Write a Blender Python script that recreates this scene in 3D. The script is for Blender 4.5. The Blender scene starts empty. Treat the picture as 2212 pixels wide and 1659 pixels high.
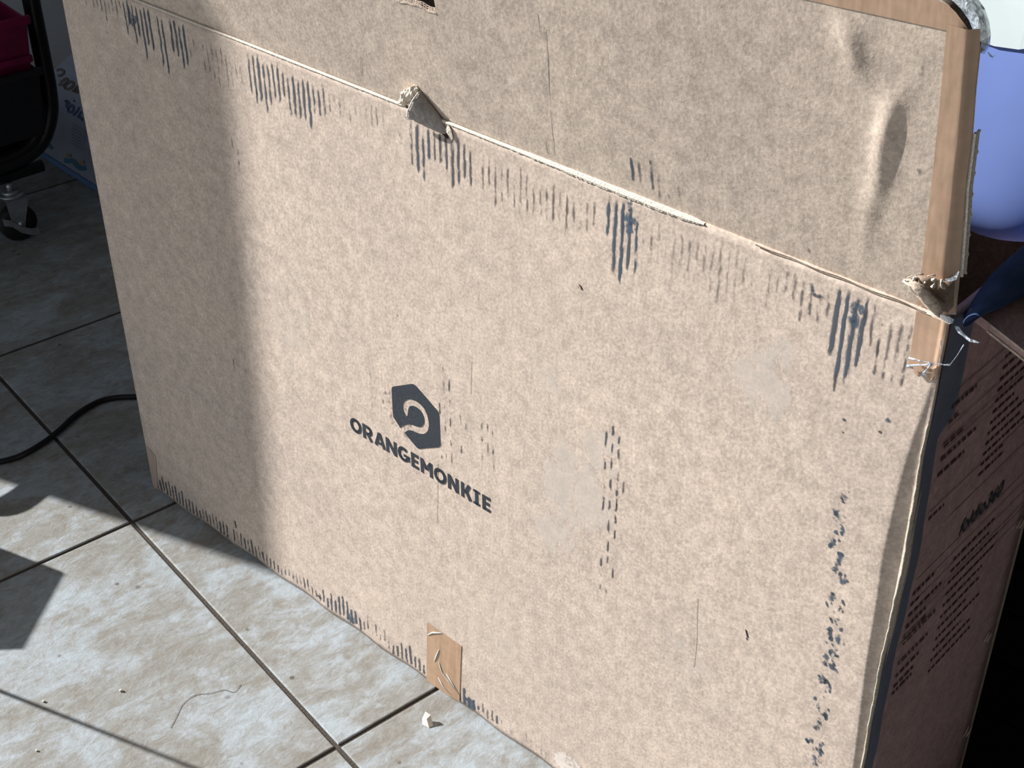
import bpy, bmesh, math, random
import numpy as np
from mathutils import Vector, Matrix
from mathutils.geometry import tessellate_polygon

# ------------------------------------------------------------------ camera, light, exposure
SC = bpy.context.scene
COL = SC.collection
F_PX, PITCH, ROLL, CAM_H = 3109.126, 0.60499, 0.00531, 1.14
FW = Vector((0, math.cos(PITCH), -math.sin(PITCH)))
_R = Vector((1, 0, 0)); _D = FW.cross(_R)
RT = _R * math.cos(ROLL) + _D * math.sin(ROLL)
DN = _D * math.cos(ROLL) - _R * math.sin(ROLL)
EYE = Vector((0, 0, CAM_H))
cd = bpy.data.cameras.new('camera'); cam = bpy.data.objects.new('camera', cd); COL.objects.link(cam)
cd.sensor_width = 36; cd.lens = 36 * F_PX / 2212
cam.matrix_world = Matrix(((RT.x, -DN.x, -FW.x, 0), (RT.y, -DN.y, -FW.y, 0), (RT.z, -DN.z, -FW.z, CAM_H), (0, 0, 0, 1)))
SC.camera = cam

SUN_AZ, SUN_EL = math.radians(154.9), math.radians(27)
wd = bpy.data.worlds.new('daylight'); SC.world = wd; wd.use_nodes = True
bg = wd.node_tree.nodes['Background']
bg.inputs[0].default_value = (0.85, 0.92, 1.0, 1); bg.inputs[1].default_value = 0.66
sl = bpy.data.lights.new('sun', 'SUN'); so = bpy.data.objects.new('sun', sl); COL.objects.link(so)
sl.energy = 9.7; sl.angle = math.radians(0.55); sl.color = (1.0, 0.97, 0.93)
sv = Vector((math.cos(SUN_AZ) * math.cos(SUN_EL), math.sin(SUN_AZ) * math.cos(SUN_EL), math.sin(SUN_EL)))
so.rotation_euler = sv.to_track_quat('Z', 'Y').to_euler(); so.location = sv * 6
vs = SC.view_settings
vs.view_transform = 'Standard'; vs.look = 'None'; vs.gamma = 1; vs.use_curve_mapping = False; vs.exposure = 0.0

# ------------------------------------------------------------------ box frame (fitted to the picture)
AX, AY, YAW, BL, BH, BD = -0.45391, 1.42345, -0.74495, 0.98646, 0.66484, 0.235
A0 = Vector((AX, AY, 0))
UD = Vector((math.cos(YAW), math.sin(YAW), 0)); UI = Vector((-math.sin(YAW), math.cos(YAW), 0)); UZ = Vector((0, 0, 1))
TX, TY, TA, TS = -0.4666, 1.35608, 0.67597, 0.45756

def ray(u, v): return FW * F_PX + RT * (u - 1106) + DN * (v - 829.5)
def hit(u, v, p0, n):
    q = ray(u, v); return EYE + q * ((p0 - EYE).dot(n) / q.dot(n))
def on_floor(u, v, h=0): return hit(u, v, Vector((0, 0, h)), UZ)
def to_box(w): w = w - A0; return (w.dot(UD), w.dot(UI), w.z)
def on_front(u, v):
    x, y, z = to_box(hit(u, v, A0, UI)); return x, z
def on_side(u, v):
    x, y, z = to_box(hit(u, v, A0 + UD * BL, UD)); return y, z
FL_T = math.radians(11.2); FL_Y0 = 0.0012
def on_flap(u, v):
    n = UI * math.cos(FL_T) + UZ * math.sin(FL_T)
    w = to_box(hit(u, v, A0 + UI * FL_Y0 + UZ * BH, n)); return w[0], (w[2] - BH) / math.cos(FL_T)
def curve_of(pts):     # piecewise linear y(x)
    pts = sorted(pts); xs = [p[0] for p in pts]; ys = [p[1] for p in pts]
    return lambda x: float(np.interp(x, xs, ys))
rng = random.Random(7)

# ------------------------------------------------------------------ helpers
def tag(o, label=None, cat=None, group=None, kind=None):
    if label: o['label'] = label
    if cat: o['category'] = cat
    if group: o['group'] = group
    if kind: o['kind'] = kind
    return o
def empty(name, loc=(0, 0, 0), rz=0):
    o = bpy.data.objects.new(name, None); COL.objects.link(o); o.location = loc; o.rotation_euler = (0, 0, rz); return o
def mesh(name, V, Fc, mat, parent=None, smooth=False, attr=None):
    me = bpy.data.meshes.new(name); me.from_pydata([tuple(v) for v in V], [], [tuple(f) for f in Fc]); me.update()
    if smooth: me.polygons.foreach_set('use_smooth', [True] * len(me.polygons))
    if attr:
        for k, vals in attr.items():
            a = me.attributes.new(k, 'FLOAT', 'POINT'); a.data.foreach_set('value', vals)
    o = bpy.data.objects.new(name, me); COL.objects.link(o)
    if mat: me.materials.append(mat)
    if parent: o.parent = parent
    return o
class MB:
    def __init__(s): s.V = []; s.F = []; s.A = []; s.T = []
    def add(s, V, Fc, a=None, t=None):
        k = len(s.V); s.V += [tuple(v) for v in V]; s.F += [tuple(i + k for i in f) for f in Fc]
        s.A += list(a) if a is not None else [1.0] * len(V); s.T += list(t) if t is not None else [0.0] * len(V)
    def box(s, x0, x1, y0, y1, z0, z1):
        s.add([(x0, y0, z0), (x1, y0, z0), (x1, y1, z0), (x0, y1, z0), (x0, y0, z1), (x1, y0, z1), (x1, y1, z1), (x0, y1, z1)],
              [(0, 3, 2, 1), (4, 5, 6, 7), (0, 1, 5, 4), (1, 2, 6, 5), (2, 3, 7, 6), (3, 0, 4, 7)])
    def quadpatch(s, rows, a=None, t=None, closed=False):   # rows: list of equal length point lists
        n = len(rows[0]); V = [p for r in rows for p in r]; Fc = []
        for i in range(len(rows) - 1):
            for j in range(n if closed else n - 1):
                Fc.append((i * n + j, i * n + (j + 1) % n, (i + 1) * n + (j + 1) % n, (i + 1) * n + j))
        s.add(V, Fc, a, t)
    def tube(s, pts, r, n=12, cap=True):
        pts = [Vector(p) for p in pts]; up = Vector((0, 0, 1)); rows = []
        rr = r if callable(r) else (lambda t: r)
        prev = None
        for i, p in enumerate(pts):
            t = (pts[min(i + 1, len(pts) - 1)] - pts[max(i - 1, 0)]).normalized()
            if prev is None:
                a = t.cross(up)
                if a.length < 0.1: a = t.cross(Vector((1, 0, 0)))
            else: a = prev - t * prev.dot(t)
            a.normalize(); b = t.cross(a); prev = a; q = rr(i / max(1, len(pts) - 1))
            rows.append([p + (a * math.cos(2 * math.pi * k / n) + b * math.sin(2 * math.pi * k / n)) * q for k in range(n)])
        s.quadpatch(rows, closed=True)
        if cap:
            k = len(s.V); m = len(rows)
            s.F.append(tuple(k - m * n + j for j in reversed(range(n)))); s.F.append(tuple(k - n + j for j in range(n)))
    def build(s, name, mat, parent=None, smooth=False, attrs=False):
        return mesh(name, s.V, s.F, mat, parent, smooth, {'strength': s.A, 'tint': s.T} if attrs else None)
def bevel(o, w, seg=2):
    m = o.modifiers.new('bevel', 'BEVEL'); m.width = w; m.segments = seg; m.limit_method = 'ANGLE'; return o
def solid(o, t, off=-1):
    m = o.modifiers.new('solid', 'SOLIDIFY'); m.thickness = t; m.offset = off; return o

# ------------------------------------------------------------------ materials
def new_mat(name):
    m = bpy.data.materials.new(name); m.use_nodes = True; nt = m.node_tree
    return m, nt, nt.nodes['Principled BSDF']
def N(nt, typ, **kw):
    n = nt.nodes.new(typ)
    for k, v in kw.items():
        if isinstance(k, str) and hasattr(n, k): setattr(n, k, v)
    return n
def noise(nt, vec, scale, detail=3, rough=0.55, dist=0.0):
    n = nt.nodes.new('ShaderNodeTexNoise'); n.inputs['Scale'].default_value = scale; n.inputs['Detail'].default_value = detail
    n.inputs['Roughness'].default_value = rough; n.inputs['Distortion'].default_value = dist
    nt.links.new(vec, n.inputs['Vector']); return n.outputs['Fac']
def mapping(nt, vec, sc):
    n = nt.nodes.new('ShaderNodeMapping'); n.inputs['Scale'].default_value = sc; nt.links.new(vec, n.inputs['Vector']); return n.outputs[0]
def ramp(nt, fac, stops):
    n = nt.nodes.new('ShaderNodeValToRGB'); e = n.color_ramp.elements
    while len(e) < len(stops): e.new(0.5)
    for i, (p, c) in enumerate(stops):
        e[i].position = p; e[i].color = (*c, 1) if len(c) == 3 else c
    nt.links.new(fac, n.inputs[0]); return n.outputs[0]
def mixc(nt, fac, a, b, mode='MIX'):
    n = nt.nodes.new('ShaderNodeMix'); n.data_type = 'RGBA'; n.blend_type = mode
    for sock, v in ((n.inputs[0], fac), (n.inputs[6], a), (n.inputs[7], b)):
        if hasattr(v, 'is_linked') or hasattr(v, 'links'): nt.links.new(v, sock)
        elif isinstance(v, tuple): sock.default_value = (*v, 1)
        else: sock.default_value = v
    return n.outputs[2]
def math_n(nt, op, a, b=None, clamp=False):
    n = nt.nodes.new('ShaderNodeMath'); n.operation = op; n.use_clamp = clamp
    for sock, v in ((n.inputs[0], a), (n.inputs[1], b)):
        if v is None: continue
        if hasattr(v, 'links'): nt.links.new(v, sock)
        else: sock.default_value = v
    return n.outputs[0]
def bump(nt, bsdf, h, dist, strength=1.0):
    n = nt.nodes.new('ShaderNodeBump'); n.inputs['Distance'].default_value = dist; n.inputs['Strength'].default_value = strength
    nt.links.new(h, n.inputs['Height']); nt.links.new(n.outputs[0], bsdf.inputs['Normal']); return n
def plain(name, c, rough=0.6, metal=0.0, spec=0.5, nscale=60, amt=0.12, bmp=0.0, coat=0.0):
    m, nt, b = new_mat(name); tc = nt.nodes.new('ShaderNodeTexCoord')
    f = noise(nt, tc.outputs['Object'], nscale)
    lo = tuple(x * (1 - amt) for x in c); hi = tuple(min(1, x * (1 + amt)) for x in c)
    nt.links.new(ramp(nt, f, [(0.3, lo), (0.7, hi)]), b.inputs['Base Color'])
    b.inputs['Roughness'].default_value = rough; b.inputs['Metallic'].default_value = metal
    b.inputs['Specular IOR Level'].default_value = spec; b.inputs['Coat Weight'].default_value = coat
    if bmp: bump(nt, b, f, bmp)
    return m
def card_mat(name, c, fine=0.16, bmp=0.00035, rough=0.9, flute=0.0):
    m, nt, b = new_mat(name); tc = nt.nodes.new('ShaderNodeTexCoord'); ob = tc.outputs['Object']
    f1 = noise(nt, ob, 330, 3, 0.6); f2 = noise(nt, ob, 8, 3, 0.5); f3 = noise(nt, mapping(nt, ob, (1, 1, 0.12)), 260, 2)
    f4 = noise(nt, ob, 70, 3)
    v = math_n(nt, 'ADD', math_n(nt, 'MULTIPLY', f1, 0.5), math_n(nt, 'MULTIPLY', f3, 0.06))
    v = math_n(nt, 'ADD', v, math_n(nt, 'MULTIPLY', f4, 0.38))
    lo = tuple(x * (1 - fine * 1.5) for x in c); hi = tuple(min(1, x * (1 + fine * 1.5)) for x in c)
    base = ramp(nt, v, [(0.36, lo), (0.64, hi)])
    big = ramp(nt, f2, [(0.3, (0.93, 0.925, 0.93)), (0.7, (1.05, 1.04, 1.02))])
    nt.links.new(mixc(nt, 1.0, base, big, 'MULTIPLY'), b.inputs['Base Color'])
    b.inputs['Roughness'].default_value = rough; b.inputs['Specular IOR Level'].default_value = 0.12
    h = math_n(nt, 'ADD', math_n(nt, 'MULTIPLY', f1, 0.6), math_n(nt, 'MULTIPLY', f4, 1.2))
    if flute:
        w = nt.nodes.new('ShaderNodeTexWave'); w.wave_type = 'BANDS'; w.bands_direction = 'X'
        w.inputs['Scale'].default_value = 1 / 0.0067 / 3.1416 * 1.5708 * 1.0; w.inputs['Distortion'].default_value = 0.3
        nt.links.new(ob, w.inputs['Vector']); h = math_n(nt, 'ADD', h, math_n(nt, 'MULTIPLY', w.outputs['Fac'], flute))
    bump(nt, b, h, bmp); return m
def decal_mat(name, cols, nscale, thr=(0.42, 0.6), alpha=0.8, stretch=(1, 1, 1), rough=0.8):
    m, nt, b = new_mat(name); tc = nt.nodes.new('ShaderNodeTexCoord')
    f = noise(nt, mapping(nt, tc.outputs['Object'], stretch), nscale, 4, 0.65)
    at = nt.nodes.new('ShaderNodeAttribute'); at.attribute_name = 'strength'
    ti = nt.nodes.new('ShaderNodeAttribute'); ti.attribute_name = 'tint'
    # threshold falls as strength rises
    t = math_n(nt, 'ADD', math_n(nt, 'SUBTRACT', f, thr[1]), math_n(nt, 'MULTIPLY', at.outputs['Fac'], thr[1] - thr[0] + 0.06))
    a = math_n(nt, 'MULTIPLY', math_n(nt, 'MULTIPLY', t, 9.0, True), alpha)
    a = math_n(nt, 'MULTIPLY', a, math_n(nt, 'MULTIPLY', at.outputs['Fac'], 2.0, True), True)
    nt.links.new(a, b.inputs['Alpha']); nt.links.new(mixc(nt, ti.outputs['Fac'], cols[0], cols[1]), b.inputs['Base Color'])
    b.inputs['Roughness'].default_value = rough; b.inputs['Specular IOR Level'].default_value = 0.2
    return m

KR = (0.60, 0.504, 0.435)
M = {}
M['card'] = card_mat('kraft_card', KR, flute=0.02)
M['card_flap_dimmed'] = card_mat('kraft_card_flap_dimmed', (0.56, 0.475, 0.405), flute=0.02)  # same kraft toned down for the weaker sun on the leaning flap
M['card_dark'] = card_mat('kraft_card_unlit', (0.36, 0.28, 0.22))  # same kraft darkened for the shade inside, behind and in the torn hollow
M['card_side_shaded'] = card_mat('kraft_card_side_shaded', (0.40, 0.275, 0.265))  # same kraft darkened for the box side turned from the sun
M['torn'] = plain('torn_kraft', (0.50, 0.41, 0.34), 0.95, nscale=300, amt=0.3, bmp=0.0008, spec=0.1)
M['grey_kraft'] = card_mat('worn_kraft', (0.36, 0.33, 0.31))
M['pale'] = plain('frayed_paper', (0.72, 0.66, 0.57), 0.95, nscale=700, amt=0.25, bmp=0.0006, spec=0.1)
M['pale_dim'] = plain('worn_liner', (0.46, 0.42, 0.35), 0.95, nscale=500, amt=0.25, bmp=0.0005, spec=0.1)
M['rim'] = plain('cut_board', (0.22, 0.18, 0.15), 0.95, nscale=600, amt=0.4, spec=0.05)
M['fold_brown'] = plain('fold_crease', (0.20, 0.15, 0.115), 0.95, nscale=400, amt=0.4, spec=0.05)
M['edge_shadow'] = plain('recess_shade', (0.05, 0.035, 0.03), 0.95, spec=0.05)  # near-black stands in for shade inside slits, punctures and the board core
def tape_mat(name, c, alpha=1.0, rough=0.28):
    m, nt, b = new_mat(name); tc = nt.nodes.new('ShaderNodeTexCoord'); ob = tc.outputs['Object']
    f = noise(nt, ob, 120, 3); g = noise(nt, mapping(nt, ob, (1, 1, 0.15)), 90, 2)
    nt.links.new(ramp(nt, math_n(nt, 'ADD', math_n(nt, 'MULTIPLY', f, 0.5), math_n(nt, 'MULTIPLY', g, 0.5)),
                      [(0.35, tuple(x * 0.88 for x in c)), (0.65, tuple(min(1, x * 1.1) for x in c))]), b.inputs['Base Color'])
    b.inputs['Roughness'].default_value = 0.55; b.inputs['Specular IOR Level'].default_value = 0.25
    b.inputs['Coat Weight'].default_value = 0.5; b.inputs['Coat Roughness'].default_value = rough
    if alpha < 1: b.inputs['Alpha'].default_value = alpha
    bump(nt, b, g, 0.0005); return m
M['tape'] = tape_mat('packing_tape', (0.455, 0.305, 0.21))
M['tape_small'] = tape_mat('packing_tape_small', (0.44, 0.285, 0.18))
M['tape_faint'] = tape_mat('packing_tape_faint', (0.47, 0.36, 0.30))
M['tape_side'] = tape_mat('side_tape', (0.16, 0.19, 0.26), 0.8, 0.15)
def clear_mat():
    m, nt, b = new_mat('clear_tape'); tc = nt.nodes.new('ShaderNodeTexCoord')
    f = noise(nt, tc.outputs['Object'], 160, 4, 0.6, 1.0)
    nt.links.new(ramp(nt, f, [(0.35, (0.28, 0.33, 0.40)), (0.55, (0.62, 0.70, 0.80)), (0.75, (0.92, 0.97, 1.0))]), b.inputs['Base Color'])
    b.inputs['Roughness'].default_value = 0.12; b.inputs['Coat Weight'].default_value = 1
    nt.links.new(ramp(nt, f, [(0.35, (0.35, 0.35, 0.35)), (0.7, (0.9, 0.9, 0.9))]), b.inputs['Alpha'])
    bump(nt, b, f, 0.004); return m
M['clear'] = clear_mat()
M['ink'] = plain('printing_ink', (0.035, 0.043, 0.055), 0.7, nscale=900, amt=0.5, spec=0.25)
M['ink_side'] = plain('printing_ink_side', (0.08, 0.045, 0.045), 0.8, nscale=900, amt=0.4, spec=0.1)
M['scuff'] = decal_mat('scuff', ((0.12, 0.10, 0.095), (0.07, 0.10, 0.14)), 420, (0.20, 0.55), 0.95, (1, 1, 0.22))
M['smudge'] = decal_mat('smudge', ((0.10, 0.09, 0.10), (0.09, 0.13, 0.18)), 190, (0.34, 0.62), 0.9, (1, 1, 0.7))
M['dust'] = decal_mat('dust_stain', ((0.78, 0.72, 0.66), (0.80, 0.76, 0.70)), 60, (0.28, 0.60), 0.42)
M['bare_dust'] = decal_mat('paper_residue', ((0.80, 0.72, 0.66), (0.80, 0.72, 0.66)), 200, (0.25, 0.6), 0.85)

def tile_mat():
    m, nt, b = new_mat('travertine_tile'); tc = nt.nodes.new('ShaderNodeTexCoord'); oi = nt.nodes.new('ShaderNodeObjectInfo')
    va = nt.nodes.new('ShaderNodeVectorMath'); va.operation = 'MULTIPLY_ADD'
    cb = nt.nodes.new('ShaderNodeCombineXYZ')
    for i in range(3): nt.links.new(oi.outputs['Random'], cb.inputs[i])
    va.inputs[1].default_value = (17, 31, 7)
    nt.links.new(cb.outputs[0], va.inputs[0]); nt.links.new(tc.outputs['Object'], va.inputs[2])
    ob = va.outputs[0]; st = mapping(nt, ob, (0.72, 1.1, 1))
    big = noise(nt, st, 14, 9, 0.72, 0.35); mid = noise(nt, st, 70, 7, 0.72, 0.5); fin = noise(nt, ob, 240, 3)
    streak = noise(nt, mapping(nt, ob, (0.5, 1.3, 1)), 70, 6, 0.74, 0.6)
    c1 = ramp(nt, big, [(0.38, (0.235, 0.230, 0.215)), (0.47, (0.258, 0.262, 0.256)), (0.53, (0.305, 0.330, 0.350)), (0.62, (0.325, 0.365, 0.395))])
    c2 = ramp(nt, mid, [(0.38, (0.80, 0.75, 0.68)), (0.50, (1, 1, 1)), (0.60, (1.16, 1.20, 1.24))])
    col = mixc(nt, 0.75, c1, c2, 'MULTIPLY')
    vein = ramp(nt, streak, [(0.27, (0.60, 0.49, 0.40)), (0.36, (1, 1, 1))])
    col = mixc(nt, 0.55, col, vein, 'MULTIPLY')
    vo = nt.nodes.new('ShaderNodeTexVoronoi'); vo.inputs['Scale'].default_value = 30; nt.links.new(ob, vo.inputs['Vector'])
    pit = ramp(nt, vo.outputs['Distance'], [(0.06, (0.42, 0.35, 0.30)), (0.11, (1, 1, 1))])
    mask = ramp(nt, noise(nt, ob, 14, 2), [(0.56, (0, 0, 0)), (0.62, (1, 1, 1))])
    col = mixc(nt, mask, col, mixc(nt, 1.0, col, pit, 'MULTIPLY'))
    fc = ramp(nt, fin, [(0.3, (0.95, 0.95, 0.95)), (0.7, (1.04, 1.04, 1.04))])
    nt.links.new(mixc(nt, 1.0, col, fc, 'MULTIPLY'), b.inputs['Base Color'])
    nt.links.new(ramp(nt, mid, [(0.3, (0.62, 0.62, 0.62)), (0.7, (0.46, 0.46, 0.46))]), b.inputs['Roughness'])
    b.inputs['Specular IOR Level'].default_value = 0.35
    bump(nt, b, math_n(nt, 'ADD', math_n(nt, 'MULTIPLY', mid, 0.9), math_n(nt, 'MULTIPLY', fin, 0.25)), 0.0009); return m
M['tile'] = tile_mat()
M['grout'] = plain('grout', (0.075, 0.065, 0.058), 0.95, nscale=500, amt=0.35, bmp=0.0008, spec=0.1)
M['wall'] = plain('wall_paint', (0.42, 0.44, 0.48), 0.85, nscale=200, amt=0.03, bmp=0.0003)
M['dark_wall'] = plain('dim_wall_paint', (0.16, 0.15, 0.15), 0.9, nscale=50, amt=0.05)
M['ceiling'] = plain('ceiling_paint', (0.35, 0.35, 0.35), 0.9, nscale=50, amt=0.03)
M['patio'] = plain('patio_slab', (0.30, 0.29, 0.27), 0.9, nscale=20, amt=0.15)
M['frame'] = plain('door_frame', (0.6, 0.6, 0.6), 0.5, nscale=50, amt=0.03)
M['black_metal'] = plain('black_enamel', (0.008, 0.009, 0.012), 0.35, nscale=80, amt=0.2, spec=0.5)
M['black_plastic'] = plain('black_plastic', (0.009, 0.010, 0.014), 0.6, nscale=80, amt=0.2, spec=0.3)
M['rubber'] = plain('caster_rubber', (0.012, 0.012, 0.014), 0.7, nscale=80, amt=0.2)
M['zinc'] = plain('zinc_metal', (0.42, 0.46, 0.50), 0.38, metal=0.75, nscale=60, amt=0.2)
M['magenta'] = plain('magenta_plastic', (0.16, 0.004, 0.045), 0.4, nscale=20, amt=0.35, bmp=0.002)
M['frosted'] = plain('frosted_plastic', (0.32, 0.32, 0.34), 0.6, nscale=60, amt=0.3)
M['cable'] = plain('cable_sheath', (0.006, 0.007, 0.010), 0.35, nscale=100, amt=0.1)
M['poster'] = plain('glossy_card', (0.24, 0.28, 0.39), 0.4, nscale=30, amt=0.08)
M['poster_edge'] = plain('blue_edge', (0.05, 0.16, 0.40), 0.5, nscale=30, amt=0.1)
M['brown_ink'] = plain('brown_print', (0.12, 0.10, 0.10), 0.6)
M['blue_ink'] = plain('blue_print', (0.03, 0.07, 0.20), 0.6)
M['teal_ink'] = plain('teal_print', (0.03, 0.16, 0.28), 0.6)
M['gold_ink'] = plain('gold_print', (0.30, 0.24, 0.12), 0.6)
M['faint_ink'] = plain('faint_print', (0.13, 0.16, 0.26), 0.6)
M['navy'] = plain('navy_cloth', (0.026, 0.046, 0.105), 0.85, nscale=18, amt=0.5, bmp=0.002, spec=0.2)
M['lavender'] = plain('shaded_lavender', (0.24, 0.345, 0.80), 0.8, nscale=6, amt=0.12, bmp=0.001, spec=0.2)  # lavender colours in the bluish shade on the lower bundle
M['white'] = plain('sunlit_white', (0.80, 0.93, 0.95), 0.8, nscale=10, amt=0.03)  # white colours in the sunlit bundle top; also used on tape wrinkles
M['mat'] = plain('dark_mat', (0.005, 0.004, 0.005), 0.85, nscale=90, amt=0.3, spec=0.15)
M['chip'] = plain('paint_chip', (0.82, 0.78, 0.68), 0.8, nscale=300, amt=0.15)
M['hair'] = plain('hair_strand', (0.16, 0.10, 0.06), 0.6)
M['can'] = plain('green_enamel', (0.06, 0.10, 0.09), 0.5)

# ------------------------------------------------------------------ the room
X0, X1, Y0, Y1, CH = -1.6, 2.3, -1.6, 2.6, 2.45
fb = MB(); fb.box(X0, X1, Y0, Y1, -0.06, -0.0022)
floor = tag(fb.build('floor', M['grout']), 'grey travertine look tile floor with dark recessed grout', kind='structure')
floor['label'] = 'grey mottled tile floor with dark recessed joints'
def clip(poly, ax, val, keep_less):
    out = []
    for i in range(len(poly)):
        p, q = poly[i], poly[(i + 1) % len(poly)]
        ip = (p[ax] <= val) == keep_less; iq = (q[ax] <= val) == keep_less
        if ip: out.append(p)
        if ip != iq:
            t = (val - p[ax]) / (q[ax] - p[ax]); out.append((p[0] + (q[0] - p[0]) * t, p[1] + (q[1] - p[1]) * t))
    return out
t1 = Vector((math.cos(TA), math.sin(TA))); t2 = Vector((math.sin(TA), -math.cos(TA)))
GW = 0.0052
full_mesh = None
for i in range(-9, 10):
    for j in range(-9, 10):
        c = Vector((TX, TY)) + t1 * (TS * (i + 0.5)) + t2 * (TS * (j + 0.5)); h = TS / 2 - GW / 2
        sq = [c + t1 * (a * h) + t2 * (b_ * h) for a, b_ in ((-1, 1), (1, 1), (1, -1), (-1, -1))]
        sq = [(p.x, p.y) for p in sq]
        cl = sq
        for ax, val, less in ((0, X0 + .003, False), (0, X1 - .003, True), (1, Y0 + .003, False), (1, Y1 - .003, True)):
            if cl: cl = clip(cl, ax, val, less)
        if len(cl) < 3: continue
        area = abs(sum(cl[k][0] * cl[(k + 1) % len(cl)][1] - cl[(k + 1) % len(cl)][0] * cl[k][1] for k in range(len(cl)))) / 2
        if area < 0.0005: continue
        whole = len(cl) == 4 and area > 0.995 * (2 * h) ** 2
        if whole and full_mesh: me = full_mesh
        else:
            loc = []
            for p in cl:
                d = Vector(p) - c; loc.append((d.dot(t1), -d.dot(t2)))
            cx = sum(p[0] for p in loc) / len(loc); cy = sum(p[1] for p in loc) / len(loc); n = len(loc)
            def ins(p, w):
                dx, dy = p[0] - cx, p[1] - cy; L = math.hypot(dx, dy) or 1; k = max(0.2, 1 - w * 1.414 / L); return (cx + dx * k, cy + dy * k)
            V = [(x, y, -0.0021) for x, y in loc] + [(x, y, -0.0009) for x, y in loc] + [(*ins(p, 0.0007), -0.0002) for p in loc] + [(*ins(p, 0.0018), 0.0) for p in loc]
            Fc = []
            for L in range(3):
                for k in range(n): Fc.append((L * n + k, L * n + (k + 1) % n, (L + 1) * n + (k + 1) % n, (L + 1) * n + k))
            Fc.append(tuple(3 * n + k for k in range(n)))
            me = bpy.data.meshes.new('tile'); me.from_pydata(V, [], Fc); me.update(); me.materials.append(M['tile'])
            bmx = bmesh.new(); bmx.from_mesh(me); bmesh.ops.recalc_face_normals(bmx, faces=bmx.faces); bmx.to_mesh(me); bmx.free()
            if whole: full_mesh = me
        o = bpy.data.objects.new('tile', me); COL.objects.link(o); o.parent = floor
        o.location = (c.x, c.y, 0.0); o.rotation_euler = (0, 0, TA)

def wall(name, boxes, mat):
    w = MB()
    for b_ in boxes: w.box(*b_)
    return tag(w.build(name, mat), kind='structure')
DOOR_Y = 1.868
wall('wall_back', [(X0 - .12, X1 + .12, Y1, Y1 + .12, -.06, CH)], M['wall'])
wall('wall_left', [(X0 - .12, X0, 1.97, Y1, -.06, CH), (X0 - .12, X0, Y0, -1.2, -.06, CH), (X0 - .12, X0, -1.2, 1.97, 2.2, CH)], M['wall'])
wall('wall_right', [(X1, X1 + .12, Y0, Y1, -.06, CH)], M['dark_wall'])
wall('wall_front', [(X0 - .12, X1 + .12, Y0 - .12, Y0, -.06, CH)], M['dark_wall'])
wall('ceiling', [(X0 - .12, X1 + .12, Y0 - .12, Y1 + .12, CH, CH + .1)], M['ceiling'])
# door frame: jamb (slightly out of plumb), head, sill and a slim upright
jf = MB()
jf.add([(X0 - .10, 1.938, 0.001), (X0 - .02, 1.938, 0.001), (X0 - .02, 1.99, 0.001), (X0 - .10, 1.99, 0.001),
        (X0 - .10, 1.905, 2.2), (X0 - .02, 1.905, 2.2), (X0 - .02, 1.99, 2.2), (X0 - .10, 1.99, 2.2)],
       [(0, 3, 2, 1), (4, 5, 6, 7), (0, 1, 5, 4), (1, 2, 6, 5), (2, 3, 7, 6), (3, 0, 4, 7)])
jf.box(X0 - .10, X0 - .02, -1.2, 1.99, 2.16, 2.2); jf.box(X0 - .10, X0 - .02, -1.2, -1.14, 0, 2.16)
door = tag(jf.build('door_1', M['frame']), kind='structure')
pg = MB(); pg.box(-14, X0 - .12, -12, 14, -.12, -.06); tag(pg.build('patio', M['patio']), kind='structure')

# ------------------------------------------------------------------ the cardboard box
box = tag(empty('cardboard_box', A0, YAW), 'large upright brown cardboard box with taped torn flap and dark hexagon logo', 'box')

# right-hand crushed corner: where the bevel starts and where the ridge runs (front plane)
SB = curve_of([(on_front(u, v)[1], on_front(u, v)[0]) for u, v in ((2034, 715), (2023, 790), (1997, 860), (1975, 925), (1955, 985), (1940, 1041), (1922, 1116), (1904, 1200), (1889, 1311), (1868, 1440), (1855, 1546), (1841, 1656), (1826, 1750), (1790, 1990))])
bev = curve_of([(0, .30), (.25, .36), (.40, .38), (.50, .30), (.60, .22), (.665, .20)])
lipf = curve_of([(0, .0), (.14, .0), (.22, .0006), (.30, .0011), (.42, .0018), (.52, .0012), (.60, .0003), (.665, 0)])
edge_w = lambda z: 0.0009 * math.sin(z * 31) + 0.0003 * math.sin(z * 97 + 1)
def front_y(s, z):
    y = 0.0012 * math.sin(s * 5.2) * math.sin(z * 4.5)
    sb = SB(z)
    if s > sb:
        d = s - sb; y += bev(z) * d * min(1, d / 0.004)
        lw = 0.0028
        if s > BL - lw: y -= (s - (BL - lw)) / lw * lipf(z)
    if z < 0.02: y += 0.0008 * math.sin(s * 70) * (1 - z / .02)
    # dents along the folded upper edge
    if z > BH - .012: y -= (z - (BH - .012)) * 0.07
    return y
rows = []; NS, NB = 150, 10
zs = [BH * k / 96 for k in range(97)]
for z in zs:
    sb = SB(z); e = BL + edge_w(z) * (0 if z > .6 else 1)
    xs = [sb * k / NS for k in range(NS + 1)] + [sb + (e - .0030 - sb) * k / NB for k in range(1, NB + 1)] + [e - .0030 + .0030 * k / 4 for k in range(1, 5)]
    rows.append([(x, front_y(x, z), z + (0.0 if z > 0 else 0.0012 * abs(math.sin(x * 37)))) for x in xs])
fm = MB(); fm.quadpatch(rows)
front = fm.build('front_panel', M['card'], box, True); solid(front, 0.006, -1)
def F(u, v, off=0.0003):
    s, z = on_front(u, v); return Vector((s, front_y(s, z) - off, z))
def FS(s, z, off=0.0003): return Vector((s, front_y(s, z) - off, z))

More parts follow.
